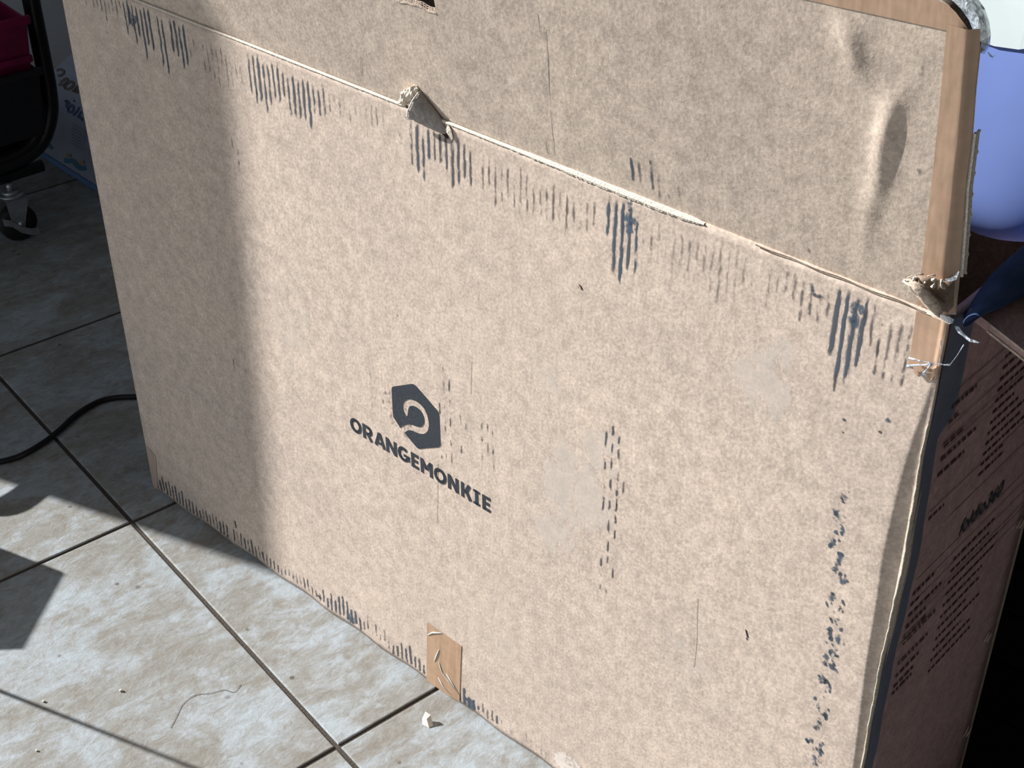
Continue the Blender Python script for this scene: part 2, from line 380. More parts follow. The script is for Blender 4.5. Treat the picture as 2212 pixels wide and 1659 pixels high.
# side, back and bottom panels
sm_ = MB(); T = 0.006
sy0 = lambda z: max(front_y(BL - .0002, z) + .0068, 0.0068)
rows = [[(BL + edge_w(z) * (0 if z > .6 else 1) * (1 - k / 6 if k < 6 else 0), sy0(z) + (BD - .0062 - sy0(z)) * k / 12, z) for k in range(13)] for z in [.002 + (BH - .004) * j / 40 for j in range(41)]]
sm_.quadpatch(rows); side = sm_.build('side_panel', M['card_side_shaded'], box, True); solid(side, T, -1)
lm = MB(); lm.box(0.0, T, .0065, BD - .0065, .001, BH - .001); lm.build('side_panel', M['card_side_shaded'], box)
bk = MB(); bk.box(0, BL, BD - T, BD, .0, BH); bk.build('back_panel', M['card_dark'], box)
bt = MB(); bt.box(T + .001, BL - T - .02, .009, BD - T - .001, .002, .008); bt.build('bottom_panel', M['card_dark'], box)

# pale worn ridge on the crushed corner (the outer edge of the side liner)
rd = MB(); rr_ = []
for k in range(71):
    z = .105 + (.585 - .105) * k / 70; e = BL + edge_w(z); yy = front_y(e - .0002, z)
    w = .0002 + .0005 * max(0, math.sin(math.pi * k / 70)) ** .7 + .0004 * math.sin(k * 2.3)
    rr_.append([(e - w - .0015, yy + .0008, z), (e - w * .6, yy - .0016 - w * .35, z), (e + .0004, yy - .0012, z), (e + .0008, yy + .001, z)])
rd.quadpatch(rr_); o = rd.build('worn_edge', M['pale_dim'], box, True); tag(o, 'pale frayed vertical corner edge')

# flap ------------------------------------------------------------
hx = [on_flap(u, v) for u, v in ((1850, -40), (1993, -3), (2029, 2), (2047, 14), (2064, 31), (2085, 60), (2100, 90), (2108, 110))]
H0 = hx[0][1]
hmax = curve_of([(-1, H0 + .0), (hx[0][0], H0)] + [(a_, b_) for a_, b_ in hx[1:]] + [(max(BL, hx[-1][0] + .001), hx[-1][1] - .01)])
FBn = curve_of([(on_flap(u, v)[1], on_flap(u, v)[0]) for u, v in ((2085, 60), (2083, 90), (2067, 298), (2052, 450), (2038, 586), (2030, 680))])
FEd = curve_of([(on_flap(u, v)[1], on_flap(u, v)[0]) for u, v in ((2110, 60), (2108, 108), (2099, 200), (2092, 298), (2078, 420), (2075, 470), (2066, 584), (2056, 690))])
cr1 = [on_flap(u, v) for u, v in ((1806, 40), (1830, 85), (1845, 125), (1862, 160))]
cr2 = [on_flap(u, v) for u, v in ((1915, 205), (1925, 225), (1917, 260), (1903, 320), (1897, 380), (1885, 450))]
cr3 = [on_flap(u, v) for u, v in ((1925, 225), (1960, 180), (1985, 165))]
cr4 = [on_flap(u, v) for u, v in ((1160, 30), (1175, 130), (1185, 230), (1192, 335))]
cr5 = [on_flap(u, v) for u, v in ((1870, 430), (1868, 490), (1862, 540))]
def seg_d(p, a, b_):
    ax, ay = a; bx, by = b_; dx, dy = bx - ax, by - ay; t = max(0, min(1, ((p[0] - ax) * dx + (p[1] - ay) * dy) / (dx * dx + dy * dy + 1e-12)))
    ex, ey = p[0] - ax - dx * t, p[1] - ay - dy * t
    return math.hypot(ex, ey), t
def crease(p, pl, w, amp, amp2=None):
    best = min((seg_d(p, pl[i], pl[i + 1]) + (i,) for i in range(len(pl) - 1)), key=lambda q: q[0])
    g = (best[2] + best[1]) / (len(pl) - 1)
    return amp * (max(0, math.sin(math.pi * (.12 + .76 * g))) ** 1.2) * math.exp(-(best[0] / w) ** 2)
def flap_out(s, h):      # displacement toward the viewer
    d = 0.0015 * math.sin(s * 4 + 1) * (h / .2)
    p = (s, h)
    if s > .80 and s < .96: d += crease(p, cr1, .0075, .0026) + crease(p, cr2, .0070, .0026) + crease(p, cr3, .005, .0004) + crease(p, cr5, .006, .0006)
    if .5 < s < .75: d += crease(p, cr4, .003, -.0007)
    fb_ = FBn(h)
    if s > fb_: dd = s - fb_; d -= 0.62 * dd * min(1, dd / .004)
    return d
def FLP(s, h, off=0.0):
    o_ = flap_out(s, h) + off
    return Vector((s, FL_Y0 - h * math.sin(FL_T) - o_ * math.cos(FL_T), BH + h * math.cos(FL_T) - o_ * math.sin(FL_T)))
# handle hole
hole_r = on_flap(941, 20)[0]; hole_b = on_flap(900, 14)[1]; hole_l = hole_r - .105; hole_t = hole_b + .038
def hb(s):
    k = max(0, min(1, (hole_r - s) / .012)) * max(0, min(1, (s - hole_l) / .012))
    return hole_b + k * (.0008 * math.sin(s * 190) + .0004 * math.sin(s * 420) + .0006)
fs = sorted(set([round(x, 5) for x in np.linspace(0, hole_l, 36)] + [round(x, 5) for x in np.linspace(hole_l, hole_r, 40)] + [round(x, 5) for x in np.linspace(hole_r, .80, 30)] + [round(x, 5) for x in np.linspace(.80, .955, 100)]))
cols_ = len(fs) + 12
def flap_cols(h_frac_fn, lo, hi, n):
    pass
def flap_rows(fr):     # fr in 0..1 row parameter -> list of points, with height per column
    out = []
    for k in range(cols_):
        if k < len(fs): s0 = fs[k]
        else: s0 = None
        if s0 is None:
            h = fr * min(hmax(.955), H0)
            for _ in range(8): s0 = .955 + (FEd(h) - .955) * (k - len(fs) + 1) / 12; h = fr * hmax(s0)
        h = fr * hmax(min(s0, 5)); 
        out.append((s0, h))
    return out
tb, tt = hole_b / H0, hole_t / H0
frs = list(np.linspace(0, tb, 64)) + list(np.linspace(tb, tt, 12))[1:] + list(np.linspace(tt, 1, 14))[1:]
P = [flap_rows(f_) for f_ in frs]
ib = 63; it = 63 + 11
V = []; Fc = []
for i, r_ in enumerate(P):
    for (s_, h_) in r_:
        if i == ib and hole_l < s_ <= hole_r + 1e-6: h_ = hb(s_)
        V.append(FLP(s_, h_))
il = fs.index(round(hole_l, 5)); ir = fs.index(round(hole_r, 5))
for i in range(len(P) - 1):
    for k in range(cols_ - 1):
        if ib <= i < it and il <= k < ir: continue
        a_ = i * cols_ + k; Fc.append((a_, a_ + 1, a_ + cols_ + 1, a_ + cols_))
flap = mesh('front_flap', V, Fc, M['card_flap_dimmed'], box, True); sf_ = solid(flap, 0.0045, -1).modifiers[0]; es_ = flap.modifiers.new('split', 'EDGE_SPLIT'); es_.split_angle = math.radians(50); flap.data.materials.append(M['rim']); sf_.material_offset_rim = 1
tag(flap, 'raised front flap with handle hole')
# corrugated core seen on the lower edge of the handle hole
cw = MB()
def core(s, depth, lift): 
    v = FLP(s, hb(s), -depth); return v + Vector((0, 0, lift))
for lay in (0.0003, 0.0022, 0.0042):
    cw.quadpatch([[core(hole_l + (hole_r - hole_l) * k / 60, lay - .0003, l_) for k in range(61)] for l_ in (-.001, .0011)])
for lay, ph in ((0.0011, 0), (0.0031, 2)):
    cw.quadpatch([[core(hole_l + (hole_r - hole_l) * k / 160, lay + .0008 * math.sin(k * .75 + ph), l_) for k in range(161)] for l_ in (-.001, .0009)])
o = cw.build('corrugated_edge', M['torn'], flap); solid(o, .0004, 0); o['kind'] = 'stuff'
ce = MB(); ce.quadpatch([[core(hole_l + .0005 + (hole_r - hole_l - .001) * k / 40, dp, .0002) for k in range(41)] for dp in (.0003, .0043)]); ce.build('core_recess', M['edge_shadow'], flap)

# raw edge of the flap (two pale liner lines)
re = MB()
for q, (dp, w) in enumerate(((.0002, .0014), (.0036, .0013))):
    rw = []
    for k in range(50):
        h = .030 + (hx[-1][1] - .055 - .030) * k / 49; e = FEd(h) + .0003 + .0006 * math.sin(k * .9 + q) * (k % 7 == 0)
        a_ = FLP(e, h, -dp); b_ = FLP(e, h, -dp - w); rw.append([a_ + Vector((-.0006, 0, 0)), a_ + Vector((.0012, 0, 0)), b_ + Vector((.0012, 0, 0)), b_ + Vector((-.0006, 0, 0))])
    re.quadpatch(rw)
o = re.build('raw_edge', M['pale'], flap); tag(o, 'pale double liner line on raw flap edge')

# fold line ledge: pale scuffed paper, widest in the middle right
wl = curve_of([(on_front(u, v)[0], w) for (u, v), w in (((300, 0), .0009), ((500, 78), .0012), ((620, 128), .0016), ((850, 215), .0016), ((970, 270), .0018), ((1100, 322), .0022), ((1210, 353), .0042), ((1344, 408), .0062), ((1440, 450), .0064), ((1520, 485), .0046), ((1600, 514), .0030), ((1640, 528), .0012), ((1720, 564), .0008), ((2000, 665), .0006))])
cl_ = MB(); rw = []; n = 520
cut0, cut1 = on_front(868, 225)[0], on_front(955, 262)[0]
for k in range(n + 1):
    s = .01 + (.80 - .01) * k / n; w = wl(s) * .62 * min(1, (.805 - s) / .02); j = rng.uniform(-.0006, .0007) * min(1, w / .003)
    if cut0 < s < cut1: w = .0004; j = 0
    y0 = front_y(s, BH)
    rw.append([(s, y0 - .0004, BH - .0006 - w * .75 - j), (s, y0 - .0007 - w * .12, BH - w * .38), (s, y0 - .0003, BH + .0004 + j * .3), (s, y0 + w * .9 + .0002, BH + .0004 + w * .3)])
cl_.quadpatch(rw)
o = cl_.build('fold_ledge', M['pale'], box, False); tag(o, 'pale frayed paper along the fold line')

# tape ------------------------------------------------------------
tin = [on_flap(u, v) for u, v in ((1700, -8), (1812, 17), (1930, 43), (2043, 68))]
tin_f = curve_of([(0.3, tin[0][1] + (tin[0][1] - tin[-1][1]) * 0)] + tin)
tpr = []
for k in range(90):
    s = .55 + (FEd(.19) - .004 - .55) * k / 89; hi = min(hmax(s), H0) + .0002; lo = min(tin_f(s), hi - .001)
    tpr.append([FLP(s, lo + (hi - lo) * q / 5, .0004) for q in range(6)])
tp = MB(); tp.quadpatch(tpr); o = tp.build('tape_strip', M['tape'], flap, True); tag(o, 'tan packing tape along top of flap')
tl = curve_of([(on_flap(u, v)[1], on_flap(u, v)[0]) for u, v in ((2043, 68), (2027, 250), (2010, 420), (1993, 575), (1980, 660))])
tpr = []
for k in range(70):
    h = .002 + (min(hmax(.96), tin[-1][1] + .004) - .002) * k / 69; a_ = tl(h); b_ = FEd(h) - .0003
    tpr.append([FLP(a_ + (b_ - a_) * q / 14, h, .0007) for q in range(15)])
tp = MB(); tp.quadpatch(tpr); o = tp.build('tape_strip', M['tape'], flap, True); tag(o, 'tan packing tape down right side of flap')
tp = MB(); L0 = curve_of([(on_front(u, v)[1], on_front(u, v)[0]) for u, v in ((1982, 668), (1976, 705), (1966, 775), (1958, 805))])
zb = on_front(1970, 796)[1]; tpr = []
for k in range(40):
    z = zb + (BH - .002 - zb) * k / 39; a_ = L0(z); b_ = BL - .0002
    tpr.append([FS(a_ + (b_ - a_) * q / 16, z + (.003 * math.sin(q * .9) if k == 0 else 0), .0005 + (.0012 if a_ + (b_ - a_) * q / 16 > SB(z) else 0)) for q in range(17)])
tp.quadpatch(tpr); o = tp.build('tape_strip', M['tape'], front, True); tag(o, 'tan packing tape below the torn corner')
# strip of tape on the side, along the corner
tp = MB(); rw = []
for k in range(60):
    z = .004 + (BH - .006) * k / 59; e = BL + edge_w(z) * (0 if z > .6 else 1); y0 = sy0(z)
    w = .030 if z > .57 else .0135 + .0012 * math.sin(z * 19)
    rw.append([(e + .0006, y0 - .0040, z), (e + .0009, y0 + .002, z), (e + .0008, y0 + w * .5, z), (e + .0006, y0 + w, z)])
tp.quadpatch(rw); o = tp.build('tape_strip', M['tape_side'], side, True); tag(o, 'dark glossy tape on the side near the corner')
# small tape pieces at the bottom
def front_poly(name, pts, mat, parent, off=.0005, label=None, grid=8):
    q = [on_front(u, v) for u, v in pts]; rows_ = []
    for i in range(grid + 1):
        t = i / grid; a_ = (q[0][0] + (q[3][0] - q[0][0]) * t, q[0][1] + (q[3][1] - q[0][1]) * t); b_ = (q[1][0] + (q[2][0] - q[1][0]) * t, q[1][1] + (q[2][1] - q[1][1]) * t)
        rows_.append([FS(a_[0] + (b_[0] - a_[0]) * j / grid, max(.0008, a_[1] + (b_[1] - a_[1]) * j / grid), off) for j in range(grid + 1)])
    m_ = MB(); m_.quadpatch(rows_); o_ = m_.build(name, mat, parent, True)
    if label: tag(o_, label)
    return o_
front_poly('tape_piece', ((923, 1344), (997, 1395), (993, 1516), (922, 1470)), M['tape_small'], front, label='small tan tape piece at bottom centre')
front_poly('tape_piece', ((316, 962), (337, 985), (342, 1062), (333, 1052)), M['tape_faint'], front, label='small tan tape piece at bottom left corner')
# tape wrinkles
def strand(pts, r, mat, name, parent, label=None, flat=None):
    m_ = MB(); m_.tube(pts, r, 6); o_ = m_.build(name, mat, parent, True)
    if label: tag(o_, label)
    return o_
wr = MB()
for pts in (((925, 1371), (935, 1366), (955, 1367)), ((949, 1403), (944, 1415), (939, 1428)), ((949, 1430), (955, 1450), (968, 1468), (985, 1490)), ((948, 1463), (958, 1480), (975, 1500)), ((965, 1455), (980, 1478), (992, 1500))):
    wr.tube([F(u, v, .0008) for u, v in pts], lambda t: .0002 + .0005 * math.sin(math.pi * min(1, max(0, t * .9 + .05))), 6)
wr.build('tape_wrinkle', M['white'], front, True)['kind'] = 'stuff'

# printed logo and wordmark ---------------------------------------
def c8(pts): return [(700 + x / 4.484, 780 + y / 4.484) for x, y in pts]
def smooth_ring(p): return p
logo_px = c8([(775, 697), (735, 650), (690, 580), (668, 545), (662, 500), (655, 380), (650, 280), (653, 258), (665, 248), (740, 238), (845, 222), (866, 226), (884, 240), (985, 355), (1085, 470), (1102, 495), (1112, 535), (1117, 680), (1124, 805), (1119, 825), (1105, 835), (1000, 843), (925, 852), (905, 846), (890, 833), (830, 762)])
tail_px = c8([(735, 650), (750, 634), (770, 622), (810, 611), (850, 617), (890, 632), (925, 641), (948, 632), (964, 608), (968, 580), (962, 545), (945, 502), (922, 470), (890, 445), (860, 434), (838, 434), (822, 445), (812, 470), (808, 505), (806, 524), (797, 537), (785, 526), (770, 500), (761, 470), (759, 435), (766, 405), (785, 382), (812, 371), (840, 371), (885, 387), (930, 420), (970, 465), (995, 520), (1010, 580), (1013, 630), (1005, 670), (988, 695), (962, 707), (925, 705), (885, 690), (850, 674), (820, 669), (795, 680), (775, 697)])
ring = logo_px[:1] and ([logo_px[1]] + logo_px[2:] + [logo_px[0]])     # hexagon from upper opening round to lower opening
outline = ring + list(reversed(tail_px[1:-1]))
lp = [F(u, v, .00035) for u, v in outline]
tri = tessellate_polygon([[Vector((p.x, p.z, 0)) for p in lp]])
mesh('logo', lp, tri, M['ink'], front)
ws0, wz0 = on_front(767, 935); _, wz1 = on_front(767, 902); wz0 = (wz0 + on_front(1043, 1099)[1]) / 2; wz1 = (wz1 + on_front(1043, 1071)[1]) / 2
def arc(cx, cy, rx, ry, a0, a1, n=14): return [(cx + rx * math.cos(math.radians(a0 + (a1 - a0) * k / n)), cy + ry * math.sin(math.radians(a0 + (a1 - a0) * k / n))) for k in range(n + 1)]
TH = .22
def stroke(pts, th=TH, wscale=1.0):
    out = []
    for i in range(len(pts) - 1):
        (x0_, y0_), (x1_, y1_) = pts[i], pts[i + 1]; dx, dy = (x1_ - x0_) * wscale, y1_ - y0_; L = math.hypot(dx, dy) or 1
        nx, ny = -dy / L * th / 2 / wscale, dx / L * th / 2; e = 0.02 if len(pts) > 4 else 0
        ex, ey = dx / L * e / wscale, dy / L * e
        out.append([(x0_ + nx - ex, y0_ + ny - ey), (x0_ - nx - ex, y0_ - ny - ey), (x1_ - nx + ex, y1_ - ny + ey), (x1_ + nx + ex, y1_ + ny + ey)])
    return out
def glyph(ch, w):    # unit height; x in 0..1 scaled by w
    t = TH / 2; tx = t / w; S = lambda p, th=TH: stroke(p, th, w)
    if ch == 'O': return S(arc(.5, .5, .5 - tx, .5 - t, 0, 360, 28))
    if ch == 'R': return S([(tx, 0), (tx, 1)]) + S([(tx, 1 - t), (.55, 1 - t)]) + S(arc(.55, .66, .33 - tx + .06, .34 - t, 90, -90, 10)) + S([(tx, .43), (.55, .43)]) + S([(.45, .42), (.84, 0)])
    if ch == 'A': return S([(tx * .9, 0), (.5, .98)]) + S([(1 - tx * .9, 0), (.5, .98)]) + S([(.25, .26), (.75, .26)], .18)
    if ch == 'N': return S([(tx, 0), (tx, 1)]) + S([(1 - tx, 0), (1 - tx, 1)]) + S([(tx, .93), (1 - tx, .07)], .24)
    if ch == 'G': return S(arc(.5, .5, .5 - tx, .5 - t, 48, 330, 22)) + S([(.5, .45), (1, .45)], .19) + S([(1 - tx, .45), (1 - tx, .16)])
    if ch == 'E': return S([(tx, 0), (tx, 1)]) + S([(tx, 1 - t), (.95, 1 - t)]) + S([(tx, .5), (.85, .5)]) + S([(tx, t), (.95, t)])
    if ch == 'M': return S([(tx, 0), (tx, 1)]) + S([(1 - tx, 0), (1 - tx, 1)]) + S([(tx, .93), (.5, .38)], .24) + S([(1 - tx, .93), (.5, .38)], .24)
    if ch == 'K': return S([(tx, 0), (tx, 1)]) + S([(tx, .42), (.55, .45)], .2) + S([(.45, .45), (.80, 1)], .24) + S([(.5, .5), (.88, 0)], .24)
    if ch == 'I': return S([(.5, 0), (.5, 1)]) + S([(0, 1 - t * .85), (1, 1 - t * .85)], .17) + S([(0, t * .85), (1, t * .85)], .17)
lx = [('O', 247, 352, 600), ('R', 371, 465, 690), ('A', 484, 586, 780), ('N', 597, 697, 830), ('G', 712, 822, 900), ('E', 841, 915, 960), ('M', 933, 1046, 1030), ('O', 1064, 1181, 1110), ('N', 1198, 1300, 1190), ('K', 1327, 1428, 1270), ('I', 1446, 1508, 1340), ('E', 1534, 1616, 1400)]
wm = MB(); hh = wz1 - wz0
for ch, x0_, x1_, yy in lx:
    sa = on_front(700 + x0_ / 4.484, 780 + yy / 4.484)[0]; sb_ = on_front(700 + x1_ / 4.484, 780 + yy / 4.484)[0]
    for q in glyph(ch, (sb_ - sa) / hh):
        wm.add([FS(sa + (sb_ - sa) * x, wz0 + y * hh, .00035) for x, y in q], [(0, 1, 2, 3)])
wm.build('wordmark', M['ink'], front)

# scuff stripes over the flutes ------------------------------------
PITCHF = 0.0067; S_OFF = on_front(1313, 500)[0] % PITCHF
def stripe(mb, s, z0, z1, w, st, tint, pt=FS, n=7):
    rows_ = []; A_ = []; T_ = []
    for k in range(n + 1):
        z = z0 + (z1 - z0) * k / n; j = rng.uniform(-.00035, .00035); e = min(1, k / 1.2 + .25, (n - k) / 1.2 + .0) * st * rng.uniform(.75, 1.05)
        rows_.append([pt(s + j - w, z, .0002), pt(s + j, z, .0002), pt(s + j + w, z, .0002)]); A_ += [0, max(0, e), 0]; T_ += [tint] * 3
    mb.quadpatch(rows_, A_, T_)
sc_ = MB()
# (u range along the fold, start offset, length, strength, tint)
top_bands = [(160, 262, .006, .025, .45, .6), (262, 400, .004, .055, .95, .9), (400, 520, .012, .04, .35, .2), (522, 600, .006, .055, .85, .7), (600, 700, .010, .05, .8, .7),
             (700, 860, .012, .03, .3, .2), (865, 925, .012, .045, .75, .8), (925, 1015, .010, .05, .7, .5), (1015, 1300, .016, .042, .42, .15), (1305, 1395, .006, .065, 1.0, 1.0),
             (1395, 1700, .010, .045, .33, .1), (1700, 1815, .012, .035, .5, .3), (1815, 1895, .006, .085, 1.0, 1.0), (1895, 1985, .010, .06, .5, .25)]
def fold_v(u): return np.interp(u, [136, 294, 498, 700, 849, 968, 1100, 1344, 1480, 1600, 1720, 1865, 2010], [-62, 0, 77, 159, 215, 268, 322, 408, 460, 514, 564, 618, 669])
def band(u0, u1, vfun, gap, ln, st, ti, up):
    s0 = on_front(u0, vfun(u0))[0]; s1 = on_front(u1, vfun(u1))[0]; k = math.ceil((s0 - S_OFF) / PITCHF)
    while S_OFF + k * PITCHF < s1:
        s = S_OFF + k * PITCHF; k += 1; p = rng.random(); t_ = (s - s0) / (s1 - s0); env = .55 + .45 * math.sin(math.pi * t_)
        if p < .05: continue
        l_ = ln * (.55 + .55 * rng.random()) * env + .006
        a_ = gap * rng.uniform(.6, 1.5); q = min(1, st * rng.uniform(.65, 1.1)); w = .0020 + .0012 * rng.random() * q
        if up: stripe(sc_, s, a_, a_ + l_, w, q, ti * rng.uniform(.6, 1))
        else: stripe(sc_, s, BH - a_ - l_, BH - a_, w, q, ti * rng.uniform(.6, 1))
for b_ in top_bands: band(b_[0], b_[1], fold_v, *b_[2:], False)
bot_v = lambda u: np.interp(u, [330, 600, 819, 996, 1183], [1054, 1244, 1390, 1524, 1656])
for b_ in [(338, 430, .003, .026, .9, .5), (430, 610, .004, .024, .75, .3), (610, 700, .006, .020, .55, .3), (700, 782, .006, .026, .95, .8), (782, 850, .010, .02, .45, .3), (850, 925, .004, .024, .85, .4),
           (985, 1030, .002, .020, 1.0, .9), (1030, 1075, .006, .018, .7, .5), (1075, 1180, .006, .014, .3, .2)]:
    band(b_[0], b_[1], bot_v, *b_[2:], True)
# smudges in the middle (beside the logo), a dotted line and isolated strokes
def strokes_px(u0, v0, u1, v1, dens, st, ti, ln=(.006, .02)):
    s0, z0 = on_front(u0, v0); s1, z1 = on_front(u1, v1); k = math.ceil((s0 - S_OFF) / PITCHF)
    while S_OFF + k * PITCHF < s1:
        s = S_OFF + k * PITCHF; k += 1; z = z1
        while z < z0:
            l_ = rng.uniform(*ln)
            if rng.random() < dens: stripe(sc_, s, z, z + l_, .0017, st * rng.uniform(.5, 1), ti * rng.uniform(.3, 1), n=4)
            z += l_ + rng.uniform(.002, .010)
for a_ in ((945, 835, 985, 1010, .75, .62, .3), (985, 880, 1030, 1000, .6, .6, .3), (1030, 900, 1075, 1020, .65, .62, .4), (945, 790, 965, 840, .5, .6, .4), (1306, 925, 1324, 1290, .85, .9, .6), (1322, 1040, 1352, 1180, .5, .7, .5),
           (780, 800, 830, 900, .2, .35, .1), (480, 280, 520, 360, .35, .4, .2), (500, 780, 545, 820, .3, .5, .3), (1800, 790, 1835, 870, .4, .6, .3), (1900, 720, 1975, 850, .4, .55, .3), (600, 840, 625, 870, .4, .5, .3), (540, 170, 570, 215, .5, .6, .4)):
    strokes_px(*a_)
sf = sc_.build('scuff_mark', M['scuff'], front, False, True); sf['kind'] = 'stuff'
# rubbed-off ink trail near the right edge: blotches
sm2 = MB()
def blot(mb, u, v, ru, rv, st, ti, pt=FS, conv=on_front, n=10, rot=0.0, edge=0.0):
    s, z = conv(u, v); s1, _ = conv(u + 10, v + 3.8); _, z1 = conv(u, v + 10); ps = abs(s1 - s) / 10; pz = abs(z1 - z) / 10
    V_ = [pt(s, z, .0002)]; A_ = [st]; Fc_ = []
    for r_ in (1, 2, 3):
        for k in range(n):
            a = 2 * math.pi * k / n; q = r_ / 3 * (1 + (.25 * math.sin(3 * a + u) if r_ == 3 else 0))
            x, y = math.cos(a) * ru * ps * q, math.sin(a) * rv * pz * q
            x, y = x * math.cos(rot) - y * math.sin(rot), x * math.sin(rot) + y * math.cos(rot)
            V_.append(pt(s + x, max(.0005, z + y), .0002)); A_.append(st * (.9, .65, 0)[r_ - 1])
    for k in range(n): Fc_.append((0, 1 + k, 1 + (k + 1) % n))
    for r_ in (0, 1):
        for k in range(n): Fc_.append((1 + r_ * n + k, 1 + (r_ + 1) * n + k, 1 + (r_ + 1) * n + (k + 1) % n, 1 + r_ * n + (k + 1) % n))
    mb.add(V_, Fc_, A_, [ti] * len(V_))
trail = [(1822, 1075), (1812, 1110), (1820, 1140), (1800, 1170), (1815, 1200), (1805, 1230), (1822, 1250), (1800, 1290), (1815, 1310), (1808, 1345), (1795, 1370), (1812, 1380), (1800, 1410), (1785, 1420), (1808, 1440), (1778, 1470), (1790, 1480), (1770, 1520), (1785, 1535), (1768, 1560), (1755, 1600), (1775, 1610), (1760, 1640)]
for u, v in trail:
    for q in range(4): blot(sm2, u + rng.uniform(-14, 14), v + rng.uniform(-14, 14), rng.uniform(4, 8), rng.uniform(5, 11), .75 * rng.uniform(.6, 1), rng.uniform(.4, 1), rot=.5)
    blot(sm2, u, v, 12, 16, .55, .9)
for u, v, a_, b_, st, ti in ((1850, 680, 26, 45, .62, 1), (1360, 480, 20, 40, .60, 1), (1362, 440, 12, 22, .5, 1), (1750, 625, 12, 18, .7, .8), (1770, 640, 22, 8, .55, .3), (1015, 1520, 16, 16, .85, .9), (755, 1335, 14, 16, .6, .8), (905, 1290, 8, 8, .2, .2), (285, 45, 22, 26, .55, .9),
                             (880, 255, 10, 14, .55, .8), (906, 262, 9, 8, .5, .9), (860, 890, 60, 60, .34, .1), (690, 1290, 8, 6, .6, 0), (1824, 905, 5, 5, .8, .4), (1822, 932, 5, 4, .8, 0), (1902, 932, 5, 4, .8, 0), (1920, 908, 8, 10, .6, .6), (1250, 620, 3, 5, .6, 0), (858, 683, 4, 5, .7, .3), (1615, 1378, 4, 5, .7, 0)):
    blot(sm2, u, v, a_, b_, st, ti, n=14)
sm2.build('ink_smudge', M['smudge'], front, False, True)['kind'] = 'stuff'
du = MB()
for u, v, a_, b_, st in ((1650, 830, 85, 95, .8), (1690, 760, 45, 50, .7), (1240, 1060, 100, 110, .85), (1300, 980, 60, 70, .7), (1200, 1150, 60, 50, .8), (620, 700, 80, 150, .45), (1060, 1370, 120, 60, .4), (1500, 1420, 150, 150, .35), (1190, 820, 60, 60, .5)):
    blot(du, u, v, a_, b_, st, 0, n=24)
du.build('dust_stain', M['dust'], front, False, True)['kind'] = 'stuff'
du = MB()
for u, v, a_, b_ in ((1222, 1648, 34, 26), (1240, 1662, 34, 24)): blot(du, u, v, a_, b_, 1.0, 0, n=16)
o = du.build('paper_residue', M['bare_dust'], front, False, True); tag(o, 'whitish paper residue at the bottom edge')
# flap marks
fs2 = MB()
FPT = lambda s, h, off: FLP(s, h, off)
for u, v0, v1, st, ti in ((1362, 335, 392, .9, 1), (1378, 345, 400, .45, .5), (1404, 340, 412, .6, .6), (1420, 370, 430, .35, .2), (1178, 300, 335, .3, .1), (1440, 380, 440, .3, .1), (1465, 400, 450, .3, .1)):
    s, h1_ = on_flap(u, v0); _, h0_ = on_flap(u, v1); stripe(fs2, s, max(.002, h0_), h1_, .0017, st, ti, FPT)
for u, v in ((1900, 200), (1990, 150), (1988, 162), (1745, 540), (1985, 370)): blot(fs2, u, v, 7, 10, .3, .2, FPT, on_flap)
fs2.build('scuff_mark', M['scuff'], flap, False, True)['kind'] = 'stuff'
# faint flap join line and pin-prick tears
def front_line(name, mat, par, pts, w, pt, conv, off=.0003):
    ln = MB(); L_ = [conv(u, v) for u, v in pts]; ln.quadpatch([[pt(s - w, z, off) for s, z in L_], [pt(s + w, z, off) for s, z in L_]]); ln.build(name, mat, par)
CL_ = ('crease_line', M['grey_kraft'], flap)
front_line(*CL_, [(779, 122), (780, 140), (781, 165)], .0003, FPT, on_flap)
front_line(*CL_, [(1175, 60), (1182, 140), (1190, 260), (1196, 335)], .0003, FPT, on_flap); front_line(*CL_, [(1160, 30), (1175, 130), (1184, 235)], .00025, FPT, on_flap)
ln = MB(); fs0, fs1 = on_front(1635, 527)[0], on_front(2006, 668)[0]; fx = [fs0 + (fs1 - fs0) * k / 60 for k in range(61)]
ln.quadpatch([[FS(x, BH - .0004 + .0005 * math.sin(x * 160), .0009) for x in fx], [FS(x, BH + .0002 + .0005 * math.sin(x * 160) + .0005 * abs(math.sin(x * 75)), .0009) for x in fx]])
tag(ln.build('crease_line', M['fold_brown'], front), 'dark thin fold crease toward the torn corner')
PC_ = ('puncture', M['edge_shadow'], front)
front_line(*PC_, [(1613, 1358), (1615, 1366), (1617, 1375)], .0007, FS, on_front)
front_line(*PC_, [(1252, 614), (1256, 620), (1258, 626)], .0008, FS, on_front)
front_line(*PC_, [(507, 1125), (509, 1134), (510, 1140)], .0009, FS, on_front)
CP_ = ('crease_line', M['pale_dim'], front)
front_line(*CP_, [(945, 1000), (944, 1080), (943, 1130)], .0003, FS, on_front); front_line(*CP_, [(1018, 780), (1016, 850)], .0003, FS, on_front); front_line(*CP_, [(1508, 1290), (1506, 1380), (1500, 1440)], .0003, FS, on_front)

